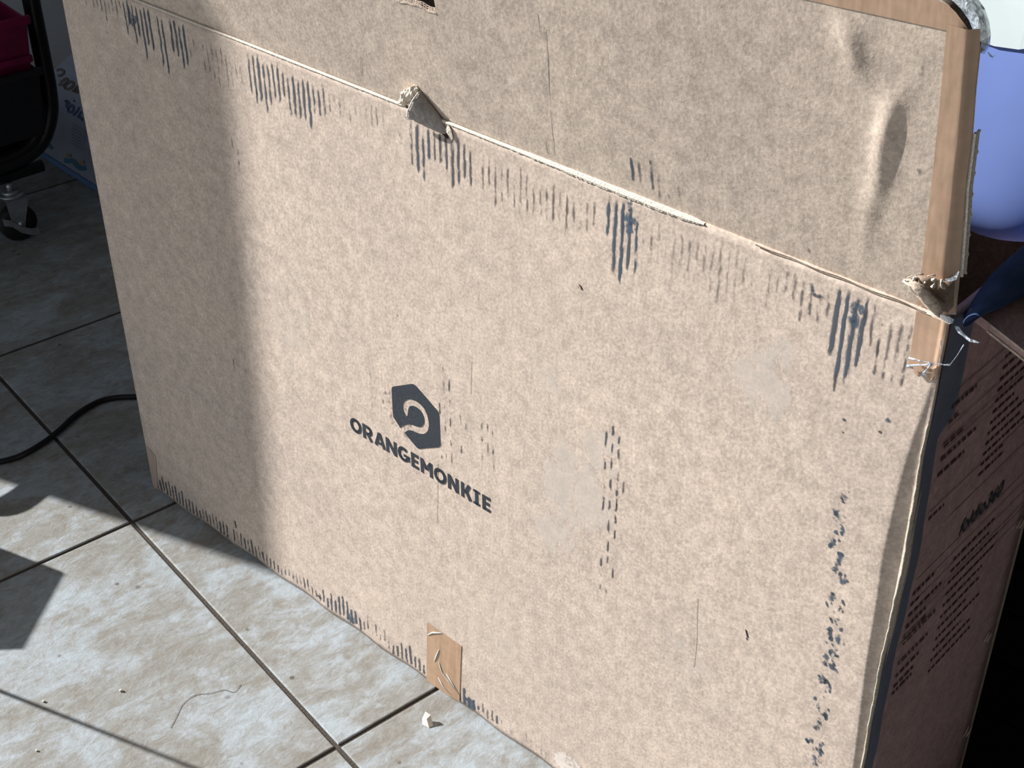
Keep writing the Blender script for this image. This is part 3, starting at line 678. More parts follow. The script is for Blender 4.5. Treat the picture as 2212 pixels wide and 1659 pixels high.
# torn curl on the fold ---------------------------------------------
def bx(u, v, dy, dz=None, ref='front'):   # point on a plane parallel to the front, dy in front of it
    w = hit(u, v, A0 - UI * dy, UI); return Vector(to_box(w))
tc_ = MB(); rows_ = []
ca, cb_ = bx(899, 222, .004), bx(967, 281, .0)
ax_ = (cb_ - ca).normalized()
up_ = Vector((0, 0, 1)); sd = ax_.cross(up_).normalized(); up2 = sd.cross(ax_).normalized()
if sd.y > 0: sd = -sd
NN = 26
for k in range(NN + 1):
    t = k / NN; r_ = .0118 * (1 - t) ** .75 + .0016; c = ca + (cb_ - ca) * t + up2 * (-.002)
    row = []
    for j in range(17):
        a = math.radians(-75 + 235 * j / 16); rj = r_ * (1 + .05 * math.sin(j * 2 + k))
        row.append(c + sd * (math.cos(a) * rj) * .5 + up2 * (math.sin(a) * rj))
    rows_.append(row)
tc_.quadpatch(rows_); o = tc_.build('torn_curl', M['grey_kraft'], box, True); solid(o, .0012, 0); tag(o, 'curled torn strip of board on the fold')
# crumpled pale paper at the open mouth of the curl
cp = MB()
for (dx, dz, rr1, ph) in ((-.012, .004, .0075, 0), (-.019, -.0035, .0082, 2), (-.008, .0095, .0042, 4)):
    c = ca + ax_ * dx * .55 + up2 * dz; rws = []
    for i in range(9):
        th = math.pi * i / 8
        rws.append([c + (ax_ * (math.cos(th) * .55) + (sd * math.cos(2 * math.pi * j / 12) * .7 + up2 * math.sin(2 * math.pi * j / 12)) * math.sin(th)) * rr1 * (1 + .2 * math.sin(2 * j + 2 * i + ph)) for j in range(12)])
    cp.quadpatch(rws, closed=True)
o2 = cp.build('paper_crumple', M['pale'], o); tag(o2, 'pale crumpled paper in the mouth of the curl')
lipm = MB(); lipm.tube([p + ax_ * -.0006 for p in rows_[0]], .0008, 6); lipm.build('torn_rim', M['pale'], o, True)
# dark slit left under the curl, with the lifted pale sliver
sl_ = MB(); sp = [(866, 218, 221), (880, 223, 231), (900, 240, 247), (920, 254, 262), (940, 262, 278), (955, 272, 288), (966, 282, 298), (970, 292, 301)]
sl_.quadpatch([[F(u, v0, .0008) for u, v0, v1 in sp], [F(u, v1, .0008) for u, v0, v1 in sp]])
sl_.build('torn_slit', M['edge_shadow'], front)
sv_ = MB(); sv_.quadpatch([[bx(968, 269, .0014), bx(974, 279, .0016), bx(979, 298, .001)], [bx(962, 280, .0016), bx(966, 288, .0018), bx(976, 302, .001)]]); o = sv_.build('paper_sliver', M['pale'], box); solid(o, .0006, 0)

# torn corner on the right of the fold -------------------------------
tn = MB()
mouth = [(1957, 602, .022), (1975, 595, .017), (1998, 593, .014), (2022, 594, .011), (2045, 600, .008), (2062, 598, .004), (2072, 590, .0)]
lower = [(1958, 606, .024), (1976, 622, .022), (1994, 642, .020), (2008, 656, .017), (2022, 672, .014), (2040, 684, .011), (2052, 694, .005)]
rows_ = []
for k in range(9):
    t = k / 8; rows_.append([bx(a[0] + (b_[0] - a[0]) * t, a[1] + (b_[1] - a[1]) * t, (a[2] + (b_[2] - a[2]) * t) + .004 * math.sin(math.pi * t) * (1 if i else 0)) for i, (a, b_) in enumerate(zip(mouth, lower))])
inner = MB(); inner.quadpatch([[bx(u, v + dv * k, max(.002, dy - .006 * k)) for (u, v, dy), dv in zip(mouth, (1, 12, 20, 24, 28, 30, 34))] for k in range(4)])
# outer lit fold: from mouth left tip down to the corner
ol = [bx(u, v, dy) for u, v, dy in ((1952, 604, .024), (1968, 622, .022), (1985, 643, .019), (2000, 660, .015), (2016, 675, .010), (2030, 685, .006))]
oh = [bx(u, v, dy) for u, v, dy in ((1957, 603, .022), (1990, 615, .026), (2008, 630, .024), (2019, 643, .020), (2030, 656, .016), (2037, 672, .010))]
om = [(a + b_) / 2 + Vector((0, -.003, 0)) for a, b_ in zip(ol, oh)]
tn.quadpatch([ol, om, oh]); o = tn.build('torn_corner', M['torn'], box, True); solid(o, .0012, 0); tag(o, 'torn crumpled corner where flap meets box')
b2 = MB(); b2.quadpatch([oh, [bx(u, v, dy) for u, v, dy in ((1965, 603, .017), (2004, 618, .010), (2014, 640, .007), (2030, 648, .006), (2042, 655, .005), (2046, 676, .004))],
                         [bx(u, v, dy) for u, v, dy in ((1985, 596, .012), (2010, 598, .009), (2028, 604, .007), (2040, 608, .005), (2062, 604, .004), (2060, 660, .002))]])
o3 = b2.build('torn_hollow', M['card_dark'], o, True); solid(o3, .001, 0)
cr_ = MB()
for (pts, r_) in (([(1972, 606), (1976, 600), (1984, 600), (1987, 608), (1992, 613)], .0011), ([(1960, 605), (1970, 612), (1984, 614), (1996, 616), (1999, 609)], .0009), ([(2012, 605), (2018, 604), (2019, 612), (2016, 619), (2012, 622)], .0015), ([(2034, 604), (2034, 614), (2035, 622), (2041, 622)], .0013), ([(2004, 597), (2010, 594), (2020, 595)], .0009), ([(1960, 600), (1975, 594), (1995, 592)], .0007), ([(1953, 603), (1970, 626), (1990, 648), (2010, 668), (2024, 680)], .0008), ([(2010, 632), (2018, 645), (2028, 658), (2034, 670)], .0007)):
    cr_.tube([bx(u, v, .027 - (u - 1950) * .0002) for u, v in pts], lambda t, r_=r_: r_ * (.6 + .5 * math.sin(t * 9)), 6)
o4 = cr_.build('frayed_liner', M['pale'], o, True); o4['kind'] = 'stuff'
# clear plastic scraps
for A_1, B_1, dy in ((((2042, 603), (2052, 601), (2062, 596), (2071, 585)), ((2044, 607), (2054, 608), (2066, 604), (2072, 588)), .012),
                     (((2020, 676), (2034, 678), (2050, 684), (2061, 690)), ((2024, 682), (2038, 692), (2050, 700), (2058, 698)), .012),
                     (((2062, 704), (2072, 706), (2080, 718), (2096, 732), (2118, 740)), ((2064, 710), (2071, 720), (2080, 726), (2094, 738), (2112, 741)), .008)):
    cs = MB(); cs.quadpatch([[bx(u, v, dy) for u, v in A_1], [bx(u, v, dy) for u, v in B_1]])
    o = cs.build('tape_scrap', M['clear'], box); solid(o, .0004, 0); tag(o, 'clear torn tape scrap at the corner')
cs = MB()
for pts, r_ in (([(1963, 773), (1985, 779), (2010, 783), (2040, 788), (2052, 788)], .0007), ([(1960, 791), (1980, 789), (2000, 788), (2012, 785)], .0012), ([(2012, 786), (2004, 796), (1996, 808)], .0014), ([(2052, 788), (2066, 770), (2082, 745)], .0004), ([(2032, 735), (2032, 760), (2030, 790)], .0005)):
    cs.tube([bx(u, v, .004) for u, v in pts], lambda t, r_=r_: r_ * (.7 + .4 * math.sin(t * 7 + 1)), 6)
o = cs.build('tape_strand', M['clear'], box, True); tag(o, 'clear twisted tape strands below the torn corner')
# curl of clear tape over the top right corner
ct = MB(); cpts = [(1995, -30, 22, .014), (2030, -20, 34, .016), (2064, -4, 32, .017), (2092, 12, 26, .018), (2108, 32, 23, .018), (2117, 52, 20, .018), (2121, 75, 19, .017), (2122, 98, 16, .016), (2117, 114, 9, .015)]
rows_ = []
for i, (u, v, w, dy) in enumerate(cpts):
    q = cpts[min(i + 1, len(cpts) - 1)]; p_ = cpts[max(i - 1, 0)]; dx, dv = q[0] - p_[0], q[1] - p_[1]; L_ = math.hypot(dx, dv); nx, nv = dv / L_, -dx / L_
    rows_.append([bx(u + nx * w * a, v + nv * w * a, dy + .045 * 0 + .006 * math.cos(a * 2.2) + .0015 * math.sin(i * 2.7 + a * 5)) for a in (-1, -.66, -.33, 0, .33, .66, 1)])
ct.quadpatch(rows_)
ct.quadpatch([[bx(u, v, .016) for u, v in ((2083, 42), (2086, 62), (2092, 82), (2102, 100), (2118, 112))], [bx(u, v, .018) for u, v in ((2092, 44), (2095, 62), (2100, 80), (2112, 98), (2128, 108))]])
ct.quadpatch([[bx(u, v, .016) for u, v in ((2133, 112), (2140, 116), (2146, 122))], [bx(u, v, .018) for u, v in ((2138, 122), (2144, 125), (2150, 118))]])
o = ct.build('tape_curl', M['clear'], box, True); solid(o, .0003, 0); tag(o, 'curled clear tape hanging over the top right corner')

# side flap, left flap and back flap
phi = math.radians(20); e_ = Vector((math.cos(phi), 0, -math.sin(phi))); nn = Vector((math.sin(phi), 0, math.cos(phi)))
h0 = Vector((BL + .001, .012, BH + .001)); LF = .205
sfm = MB(); P0 = [h0 + e_ * a + Vector((0, b_, 0)) + nn * c for c in (0, .006) for a, b_ in ((.004, 0), (LF, 0), (LF, BD - .02), (.004, BD - .02))]
sfm.add(P0, [(0, 3, 2, 1), (4, 5, 6, 7), (0, 1, 5, 4), (1, 2, 6, 5), (2, 3, 7, 6), (3, 0, 4, 7)]); sfl = sfm.build('side_flap', M['card_side_shaded'], box); tag(sfl, 'side flap folded outward')
sfe = MB()
for c0, c1 in ((-.0004, .0012), (.0048, .0064)):
    sfe.quadpatch([[h0 + e_ * a + Vector((0, -.0006, 0)) + nn * c for a in (.02, .06, .1, .15, LF)] for c in (c0, c1)])
sfe.build('liner_line', M['torn'], sfl)
lf = MB(); rw = [[Vector((T - a * .25 * 1, .012 + b_ * (BD - .024), BH + a * .195)) for b_ in (0, 1)] for a in (0.01, 1)]
lf.quadpatch(rw); o = lf.build('side_flap', M['card_dark'], box); solid(o, .006, 0)
bf = MB(); bf.quadpatch([[Vector((x, BD - .003 + a * .03, BH + a * .20)) for x in (.002, BL - .002)] for a in (.01, 1)]); o = bf.build('back_flap', M['card_dark'], box); solid(o, .006, 0)

# printed table and product word on the side --------------------------
sp_ = MB()
def side_rect(y0, y1, z0, z1): sp_.add([(BL + .0006, y0, z0), (BL + .0006, y1, z0), (BL + .0006, y1, z1), (BL + .0006, y0, z1)], [(0, 1, 2, 3)])
def sxy(u, v): return on_side(u, v)
ylo, yhi = .030, BD - .012
rules = [sxy(u, v)[1] for u, v in ((2000, 1112), (1993, 1168), (1990, 1240), (1975, 1275), (1965, 1308), (1955, 1345), (1948, 1362), (1935, 1395), (2040, 930), (2036, 960), (2033, 975), (2062, 845), (2072, 860))]
for z in rules: side_rect(ylo, yhi, z - .0003, z + .0003)
def dashes(y0, z, ln_, hgt):
    y = y0
    while y < y0 + ln_:
        w = rng.uniform(.003, .009); side_rect(y, min(y + w, y0 + ln_), z + rng.uniform(0, .0003), z + hgt); y += w + .0018
for u, v, l_, h_ in ((1963, 1295, .034, .0030), (1958, 1318, .014, .003), (1953, 1342, .05, .003), (1950, 1365, .03, .003), (1946, 1388, .034, .0032), (1941, 1402, .05, .003), (1937, 1440, .045, .003), (1930, 1468, .035, .0028), (1926, 1490, .03, .0028), (1922, 1506, .03, .0028), (2052, 886, .035, .003), (2045, 918, .014, .0028), (2035, 970, .028, .003), (2028, 1000, .05, .003), (2020, 1035, .038, .003), (1998, 1130, .022, .0028)):
    y_, z_ = sxy(u, v); dashes(max(.03, y_), z_, l_, h_)
zz = sxy(2020, 1420)[1]; y_s = sxy(2050, 1300)[0]
for k in range(11): dashes(y_s - .012, sxy(2050, 1300)[1] - .012 * k + .05, rng.uniform(.045, .085), .0026)
for k in range(13): dashes(sxy(2120, 1040)[0] - .01, sxy(2120, 1040)[1] + .0095 * k + .01, rng.uniform(.03, .07), .0026)
sp_.build('printed_table', M['ink_side'], side)
td = bpy.data.curves.new('word', 'FONT'); td.body = 'foldio360'; td.size = 1; td.shear = .25; td.offset = .012
tob = bpy.data.objects.new('word', td); COL.objects.link(tob)
dg = bpy.context.evaluated_depsgraph_get(); dg.update(); tme = bpy.data.meshes.new_from_object(tob.evaluated_get(dg)); bpy.data.objects.remove(tob)
ya, za = sxy(2069, 1158); yb, zb2 = sxy(2162, 1066); xs_ = [v.co.x for v in tme.vertices]; wd_ = max(xs_) - min(xs_); scl = (yb - ya) / wd_
for v in tme.vertices:
    x, y = v.co.x - min(xs_), v.co.y; v.co = (BL + .0008, ya + x * scl, za + (zb2 - za) * .5 + y * scl * 1.15)
tme.materials.append(M['ink']); tw = bpy.data.objects.new('product_word', tme); COL.objects.link(tw); tw.parent = side
stp = MB()
for u, v in ((2192, 1140), (2122, 1385), (2078, 1590)):
    for q in (0, 6):
        y_, z_ = sxy(u + q, v); y2, z2 = sxy(u + q + 12, v - 24); stp.tube([(BL + .0012, y_, z_), (BL + .0018, (y_ + y2) / 2, (z_ + z2) / 2), (BL + .0012, y2, z2)], .0007, 6)
stp.build('side_scratch', M['torn'], side, True)['kind'] = 'stuff'

# ------------------------------------------------------------------ things right of the box
def blob(name, c, r, mat, parent=None, seed=0, amp=.08, rot=(0, 0, 0), seg=36, sq=1.0, zmin=None):
    from mathutils import Euler, noise as mn
    R_ = Euler(rot).to_matrix(); rws = []
    pw = lambda x: math.copysign(abs(x) ** sq, x)
    for i in range(seg // 2 + 1):
        th = math.pi * i / (seg // 2); row = []
        for j in range(seg):
            ph = 2 * math.pi * j / seg; d = Vector((pw(math.sin(th)) * pw(math.cos(ph)), pw(math.sin(th)) * pw(math.sin(ph)), pw(math.cos(th))))
            k = 1 + amp * mn.noise(d * 2.2 + Vector((seed, 0, 0)))
            row.append(Vector(c) + R_ @ Vector((d.x * r[0] * k, d.y * r[1] * k, d.z * r[2] * k)))
        if zmin is not None and row[0].z < zmin:
            rws.append([rws[-1][j].lerp(p, max(0, min(1, (rws[-1][j].z - zmin - .006 * math.sin(j * .9)) / max(1e-4, rws[-1][j].z - p.z)))) for j, p in enumerate(row)]); break
        rws.append(row)
    m_ = MB(); m_.quadpatch(rws, closed=True); return m_.build(name, mat, parent, True)
def wbox(x, y, z): return A0 + UD * x + UI * y + UZ * z
bundle = tag(empty('cloth_bundle', wbox(.78, .125, .009), YAW), 'pale fabric bundle in the open box at right, sunlit top coloured white, shade lavender', 'cloth')
def loc_(x, y, z): return Vector((x - .78, y - .125, z - .009))
blob('shaded_lavender', loc_(.905, .138, .797), (.135, .050, .131), M['lavender'], bundle, 3, .04, (0, .06, 0), 80, .5)
wc_ = blob('sunlit_white', loc_(.905, .138, .798), (.1355, .0512, .1315), M['white'], bundle, 3, .04, (0, .06, 0), 80, .5, .802); wc_.data.shade_flat()
blob('grey_cloth', loc_(.78, .125, .36), (.15, .085, .345), M['frosted'], bundle, 5, .06)
bot_ = [(2078, 699), (2096, 692), (2120, 683), (2145, 674), (2170, 663), (2195, 651), (2225, 638), (2270, 618), (2330, 590)]
top_ = [(2080, 692), (2091, 664), (2107, 634), (2128, 604), (2150, 580), (2176, 556), (2208, 528), (2252, 500), (2310, 470)]
hw = A0 + UD * h0.x + UI * h0.y + UZ * h0.z + (UD * nn.x + UZ * nn.z) * .0125; nw = UD * nn.x + UZ * nn.z
rw = []
Bp = [Vector(to_box(hit(u, v, hw, nw))) for u, v in bot_]; Tp = [bx(u, v, -(.020 + .0058 * i)) for i, (u, v) in enumerate(top_)]
for k in range(13):
    t = k / 12; bul = math.sin(math.pi * t) ** .8
    rw.append([Bp[i].lerp(Tp[i], t) + Vector((.25, -1, .3)) * (.012 * bul * min(1, .15 + i / 4) + .0022 * math.sin(i * 1.9 + k * 1.1)) for i in range(9)])
for k in range(1, 5): rw.append([p + Vector((0, .02 * k, -.012 * k * k * .4)) for p in Tp])
nv = MB(); nv.quadpatch([[A0 + UD * p.x + UI * p.y + UZ * max(p.z, .60) for p in r_] for r_ in rw])
nb = nv.build('navy_cloth', M['navy'], None, True); solid(nb, .003, -1); nb.modifiers.new('smooth', 'SUBSURF').render_levels = 2
tag(nb, 'crumpled navy blue cloth draped over the side flap of the box', 'cloth')

mt = tag(empty('floor_mat', wbox(BL + .05, .45, .001), YAW), 'black ribbed mat lying on the floor right of the box', 'mat')
mb_ = MB(); mb_.box(-.50, 1.1, -.175, .60, 0, .004); mb_.build('mat_base', M['mat'], mt)
for k in range(10):
    r_ = MB(); r_.box(-.495, 1.095, -.17 + k * .0765, -.17 + k * .0765 + .070, .0045, .0075)
    o = r_.build('rib', M['mat'], mt); bevel(o, .002, 1)

# ------------------------------------------------------------------ cable, chips, hair, crumbs on the floor
def spline(pts, n=14):
    out = []; P_ = [pts[0]] + list(pts) + [pts[-1]]
    for i in range(1, len(P_) - 2):
        p0, p1, p2, p3 = (Vector(P_[i - 1]), Vector(P_[i]), Vector(P_[i + 1]), Vector(P_[i + 2]))
        for k in range(n):
            t = k / n; out.append(.5 * ((2 * p1) + (-p0 + p2) * t + (2 * p0 - 5 * p1 + 4 * p2 - p3) * t * t + (-p0 + 3 * p1 - 3 * p2 + p3) * t ** 3))
    out.append(Vector(P_[-2])); return out
cp_ = [on_floor(u, v, .004) for u, v in ((-260, 930), (-140, 990), (-40, 1000), (30, 990), (85, 962), (125, 932), (165, 896), (210, 869), (250, 859), (300, 856))]
cp_ += [cp_[-1] + UI * .05 + UD * .04, cp_[-1] + UI * .16 + UD * .12, cp_[-1] + UI * .34 + UD * .25]
cm = MB(); cm.tube(spline(cp_), .0037, 14)
tag(cm.build('power_cable', M['cable'], None, True), 'black power cable snaking across the tiles behind the box', 'cable')
ch = MB(); c = on_floor(920, 1562)
def fl_(u, v, h=0): return on_floor(u, v, 0) + Vector((0, 0, h))
ch.add([fl_(912, 1556, .002), fl_(920, 1550, .009), fl_(931, 1556, .008), fl_(936, 1568, .0005), fl_(927, 1573, .0005), fl_(913, 1566, .0005), fl_(922, 1562, .006)],
       [(0, 1, 6), (1, 2, 6), (2, 3, 6), (3, 4, 6), (4, 5, 6), (5, 0, 6)])
o = ch.build('paint_chip', M['chip']); solid(o, .0012, 1); tag(o, 'small cream chip on the tile in front of the box', 'debris')
for u, v, s_, lb in ((262, 1493, .0022, 'tiny white crumb in the middle of the front left tile'), (95, 1516, .0017, 'tiny brownish crumb left of the white crumb on the tile'), (80, 1622, .0015, 'tiny white crumb beyond the thin shadow line at bottom left')):
    o = blob('crumb', on_floor(u, v) + Vector((0, 0, s_ * .6)), (s_, s_ * .7, s_ * .6), M['chip'], None, u, .5, seg=10); tag(o, lb, 'debris', 'crumbs on the tiles')
hp = spline([on_floor(u, v, .0006) for u, v in ((368, 1572), (382, 1545), (395, 1520), (420, 1502), (455, 1497), (485, 1490), (505, 1495), (520, 1478))], 6)
hm = MB(); hm.tube(hp, .00022, 5); tag(hm.build('hair_strand', M['hair'], None, True), 'thin curved brown hair lying on the large front tile', 'hair')

# ------------------------------------------------------------------ wheeled cart at the upper left
t1v = Vector((math.cos(TA), math.sin(TA), 0)); t2v = Vector((math.sin(TA), -math.cos(TA), 0))
CB = Vector((-.732, 2.145, 0))
cart = tag(empty('rolling_cart', CB, TA), 'black tubular metal rolling cart holding bins at the left edge', 'cart')
def cl3(x, y, z): return Vector((x, -y, z))     # x along t1, y toward the viewer (t2)
path = [cl3(0, 0, .95), cl3(0, 0, .60), cl3(0, 0, .30), cl3(-.001, 0, .225), cl3(-.008, 0, .185), cl3(-.028, 0, .150), cl3(-.058, 0, .133), cl3(-.10, 0, .128), cl3(-.22, 0, .127), cl3(-.42, 0, .127)]
fm2 = MB(); fm2.tube(spline(path, 8), .0135, 16); fm2.build('frame_tube', M['black_metal'], cart, True)
fm2 = MB(); fm2.tube([p + cl3(-.40, 0, 0) - cl3(0, 0, 0) for p in [cl3(0, 0, .95), cl3(0, 0, .13)]], .0135, 12); fm2.build('frame_tube', M['black_metal'], cart, True)
fm2 = MB(); fm2.tube(spline([cl3(-.028, -.028, .29), cl3(-.028, -.006, .245), cl3(-.022, .004, .20), cl3(-.04, .004, .16), cl3(-.075, .002, .142), cl3(-.14, 0, .14)], 8), .010, 12); fm2.build('corner_brace', M['black_metal'], cart, True)
tr = MB(); tr.box(-.40, -.028, .01, .36, .135, .175); bevel(tr.build('lower_tray', M['black_metal'], cart), .006)
tr = MB(); tr.tube([cl3(-.40, .0, .105), cl3(-.2, 0, .105), cl3(-.035, 0, .108)], .010, 10); tr.build('lower_rail', M['black_metal'], cart, True)
for zz_ in (.60,):
    tr = MB(); tr.box(-.40, -.028, .01, .36, zz_, zz_ + .02); bevel(tr.build('upper_shelf', M['black_metal'], cart), .004)
def caster(x, y):
    e = empty('caster', cl3(x, y, 0)); e.parent = cart
    w = MB(); rows_ = []
    prof = [(-.011, .012), (-.011, .028), (-.007, .0305), (.007, .0305), (.011, .028), (.011, .012)]
    for k in range(29):
        a = 2 * math.pi * k / 28; rows_.append([Vector((r_ * math.cos(a), yy, .0305 + r_ * math.sin(a))) for yy, r_ in prof])
    w.quadpatch(rows_); w.tube([Vector((0, -.0105, .0305)), Vector((0, .0105, .0305))], .0125, 14)
    w.build('wheel', M['rubber'], e, True)
    f = MB()
    for sy in (-1, 1):
        P_ = [(-.016, .078), (.018, .078), (.019, .066), (.010, .040), (.006, .024), (-.008, .024), (-.013, .036)]
        y0_, y1_ = sy * .0135, sy * .0155; n_ = len(P_)
        f.add([(px, y0_, pz) for px, pz in P_] + [(px, y1_, pz) for px, pz in P_], [tuple(range(n_)), tuple(reversed(range(n_, 2 * n_)))] + [(k, n_ + k, n_ + (k + 1) % n_, (k + 1) % n_) for k in range(n_)])
    f.box(-.016, .018, -.0155, .0155, .076, .079); f.build('fork', M['zinc'], e)
    f = MB(); f.tube([Vector((0, 0, .079)), Vector((0, 0, .083))], .021, 20); f.tube([Vector((0, 0, .083)), Vector((0, 0, .088))], .014, 16); f.tube([Vector((0, 0, .088)), Vector((0, 0, .10))], .006, 8); f.build('swivel_plate', M['zinc'], e, True)
    f = MB(); f.tube([Vector((0, -.0195, .033)), Vector((0, .0195, .033))], .0045, 10); f.build('axle_bolt', M['zinc'], e, True)
    f = MB(); pts = [(-.028, -.018, .046), (-.016, -.019, .040), (-.004, -.0195, .026), (.012, -.019, .016), (.026, -.018, .012)]
    f.quadpatch([[Vector((px, py, pz + .006)) for px, py, pz in pts], [Vector((px, py - .001, pz - .006)) for px, py, pz in pts]]); o_ = f.build('brake_lever', M['zinc'], e); solid(o_, .0015, 0)
    return e
caster(-.098, .01); caster(-.36, .01)
# bins on the cart: things of their own
bb = tag(empty('storage_bin', CB + t1v * -.190 + t2v * .02 + Vector((0, 0, .19)), TA), 'black plastic bin low on the cart under the magenta tub', 'bin', 'bins on the cart')
m_ = MB()
def crate(m_, w0, w1, d0, d1, h, t=.004):
    o4_ = [(-w0, -d0, 0), (w0, -d0, 0), (w0, d0, 0), (-w0, d0, 0)]; o5_ = [(-w1, -d1, h), (w1, -d1, h), (w1, d1, h), (-w1, d1, h)]
    i5 = [(x * (1 - t / w1 * 1.0), y * (1 - t / d1), z) for x, y, z in o5_]; i4 = [(x * (1 - t / w0), y * (1 - t / d0), t) for x, y, _ in o4_]
    m_.add(o4_ + o5_ + i5 + i4, [(0, 3, 2, 1), (12, 13, 14, 15)] + [(k, (k + 1) % 4, 4 + (k + 1) % 4, 4 + k) for k in range(4)] + [(4 + k, 4 + (k + 1) % 4, 8 + (k + 1) % 4, 8 + k) for k in range(4)] + [(8 + k, 8 + (k + 1) % 4, 12 + (k + 1) % 4, 12 + k) for k in range(4)])
crate(m_, .145, .155, .05, .055, .105); bevel(m_.build('bin_body', M['black_plastic'], bb), .004)
m_ = MB(); m_.box(-.16, .16, -.062, -.052, .098, .110); bevel(m_.build('bin_rim', M['black_plastic'], bb), .003)
mg = tag(empty('storage_tub', CB + t1v * -.132 + t2v * .02 + Vector((0, 0, .196)), TA), 'magenta pink plastic tub on the cart above the black bin', 'bin', 'bins on the cart')
m_ = MB(); crate(m_, .080, .095, .040, .050, .18); bevel(m_.build('tub_body', M['magenta'], mg), .006)
m_ = MB(); m_.box(-.100, .100, -.056, -.048, .17, .185); bevel(m_.build('tub_rim', M['magenta'], mg), .004)
m_ = MB(); m_.box(-.090, .092, -.053, -.045, .112, .124); bevel(m_.build('tub_band', M['magenta'], mg), .003)

# ------------------------------------------------------------------ printed board leaning on the back wall
PN = Vector((-.28, -.86, .42)).normalized(); PP = on_floor(208, 409) + Vector((0, 0, .004))
def on_board(u, v, off=0.0): return hit(u, v, PP + PN * off, PN)
c0 = on_board(22, 287); c1 = on_board(208, 404); ex = (c1 - c0).normalized(); ey = PN.cross(ex).normalized()
if ey.z < 0: ey = -ey
tl_ = on_board(121, 147); hh_ = (tl_ - c0).dot(ey) + .03
wlen = .30
bm_ = Matrix((ex.to_4d(), ey.to_4d(), PN.to_4d(), (0, 0, 0, 1))).transposed()
board = bpy.data.objects.new('printed_board', None); COL.objects.link(board)
mw = Matrix.Identity(4)
for i in range(3): mw[i][0], mw[i][1], mw[i][2], mw[i][3] = ex[i], ey[i], PN[i], c0[i]
board.matrix_world = mw; tag(board, 'glossy pale blue printed activity board leaning behind the cart', 'board')
def bl(u, v, off=.0012):
    w = on_board(u, v) - c0; return Vector((w.dot(ex), w.dot(ey), off))
ctl = bl(121, 147); apex = bl(152, 118)
m_ = MB(); pv = [(0, 0), (wlen, 0), (wlen, apex.y + .004 + .1), (apex.x + .10, apex.y + .045), (apex.x, apex.y), (ctl.x, ctl.y)]
pv = [(0, 0), (wlen, 0), (wlen, apex.y + .02), (apex.x + .02, apex.y + .012), (apex.x, apex.y), (ctl.x, ctl.y)]
n_ = len(pv); m_.add([(x, y, 0) for x, y in pv] + [(x, y, -.004) for x, y in pv], [tuple(range(n_)), tuple(reversed(range(n_, 2 * n_)))] + [(k, n_ + k, n_ + (k + 1) % n_, (k + 1) % n_) for k in range(n_)])
m_.build('board_face', M['poster'], board)
m_ = MB(); m_.box(-.002, wlen, -.006, .002, -.004, .0018); m_.build('blue_edge', M['poster_edge'], board)
def bstroke(mb, pts, w, off=.0012):
    P_ = spline([bl(u, v, off) for u, v in pts], 6); a_, b_ = [], []
    for i, p in enumerate(P_):
        t = (P_[min(i + 1, len(P_) - 1)] - P_[max(i - 1, 0)]); n__ = Vector((-t.y, t.x, 0)).normalized() * w / 2; a_.append(p + n__); b_.append(p - n__)
    mb.quadpatch([a_, b_])
def q5(pts): return [(100 + x / 5.53, 120 + y / 5.53) for x, y in pts]
m_ = MB()
for pts in ([(128, 178), (165, 165), (205, 180), (212, 205), (175, 240), (140, 238)], [(150, 345), (200, 350), (240, 325), (258, 290), (235, 275), (200, 300), (170, 320)],
            [(235, 385), (215, 375), (245, 340), (290, 315), (325, 325), (320, 360), (280, 395), (235, 395), (222, 380)], [(310, 415), (340, 425), (375, 405), (385, 370), (350, 385), (345, 420), (365, 440), (395, 420)]): bstroke(m_, q5(pts), .0042)
m_.build('brown_lettering', M['brown_ink'], board)
m_ = MB()
for pts in ([(222, 540), (245, 555), (262, 552), (240, 535)], [(232, 590), (265, 575), (280, 555)], [(285, 680), (262, 660), (275, 620), (310, 595), (330, 620), (315, 665), (285, 682)], [(325, 715), (355, 680), (380, 650), (395, 615)],
            [(378, 745), (400, 700), (425, 670)], [(400, 730), (425, 760), (440, 780)], [(325, 540), (335, 542), (342, 545)], [(235, 605), (262, 625), (270, 650)]): bstroke(m_, q5(pts), .0038)
m_.build('blue_lettering', M['blue_ink'], board)
m_ = MB()
for k in range(7):
    for q in range(5):
        x = 318 + q * 34 + rng.uniform(-6, 6) - k * 2; y = 820 + k * 38 + q * 18
        bstroke(m_, q5([(x, y), (x + 12, y + 12), (x + 24, y + 8)]), .0012)
m_.build('small_print', M['faint_ink'], board)
m_ = MB(); bstroke(m_, q5([(215, 1250), (260, 1262), (320, 1262), (360, 1310), (400, 1340), (450, 1350), (475, 1338)]), .0078)
m_.build('teal_drawing', M['teal_ink'], board)
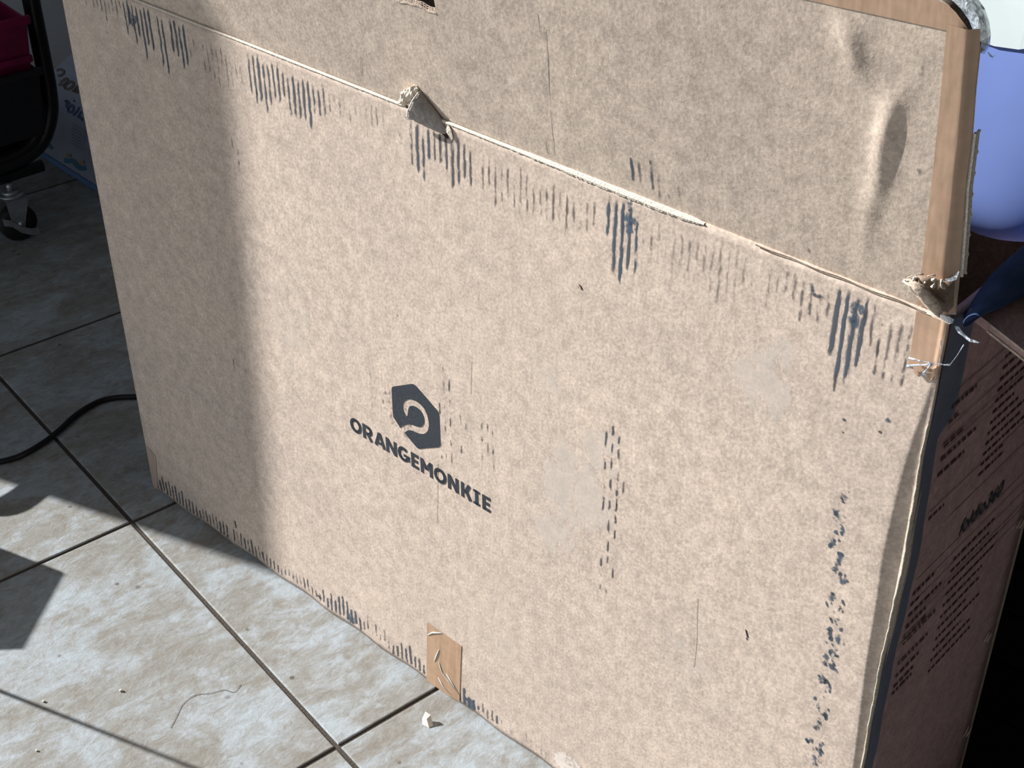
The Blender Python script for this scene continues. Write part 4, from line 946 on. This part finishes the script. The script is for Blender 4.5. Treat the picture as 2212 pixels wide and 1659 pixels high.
m_ = MB(); bstroke(m_, q5([(15, 1045), (-30, 1035), (-70, 1020), (-60, 985), (0, 1000), (20, 1025), (40, 1080), (75, 1110)]), .005); m_.build('teal_drawing', M['teal_ink'], board)
m_ = MB(); bstroke(m_, q5([(395, 1290), (425, 1280), (455, 1275)]), .006, .0016); bstroke(m_, q5([(250, 1200), (270, 1195), (295, 1195)]), .006, .0016); m_.build('gold_drawing', M['gold_ink'], board)

# ------------------------------------------------------------------ invented square can out of frame, shaped to cast the cornered left shadow
can = tag(empty('shadow_caster_can', (-.92, 1.385, 0), 0), 'square dark green can added unseen off the left edge to cast the cornered shadow', 'shadow caster')
q0 = [(-.8793, 1.430), (-.8942, 1.3045), (-.985, 1.300), (-.970, 1.476)]
q0 = [(x + .92, y - 1.385) for x, y in q0]
m_ = MB(); rows_ = []
for z, k in ((.001, .94), (.012, .97), (.10, .985), (.197, 1.0), (.200, .98), (.199, .93), (.02, .9)): rows_.append([Vector((x * k, y * k, z)) for x, y in q0])
m_.quadpatch(rows_, closed=True); m_.F.append((3, 2, 1, 0)); m_.F.append(tuple(24 + k for k in range(4))); m_.build('can_body', M['can'], can)
m_ = MB(); m_.tube(spline([Vector((.01, .05, .06)), Vector((.045, .085, .095)), Vector((.075, .10, .120)), Vector((.088, .165, .135)), Vector((.10, .22, .15))], 8), lambda t: .014 - .004 * t, 12); m_.build('spout', M['can'], can, True)
m_ = MB(); m_.tube(spline([Vector((-.06, -.02, .195)), Vector((-.12, -.02, .17)), Vector((-.13, -.02, .10)), Vector((-.058, -.02, .05))], 8), .007, 8); m_.build('handle', M['can'], can, True)

ws_ = tag(empty('shadow_caster_stand', (-.885, 1.236, 0)), 'slim black stand added unseen off the left edge to cast the thin line shadow', 'stand')  # invented stand, placed out of view for its line of shadow
m_ = MB(); m_.tube([Vector((0, 0, .004)), Vector((0, 0, .35)), Vector((0, 0, .75))], .0026, 8); m_.build('rod', M['black_metal'], ws_, True)
m_ = MB(); m_.tube([Vector((0, 0, .0005)), Vector((0, 0, .005))], .03, 24); m_.build('base', M['black_metal'], ws_, True)
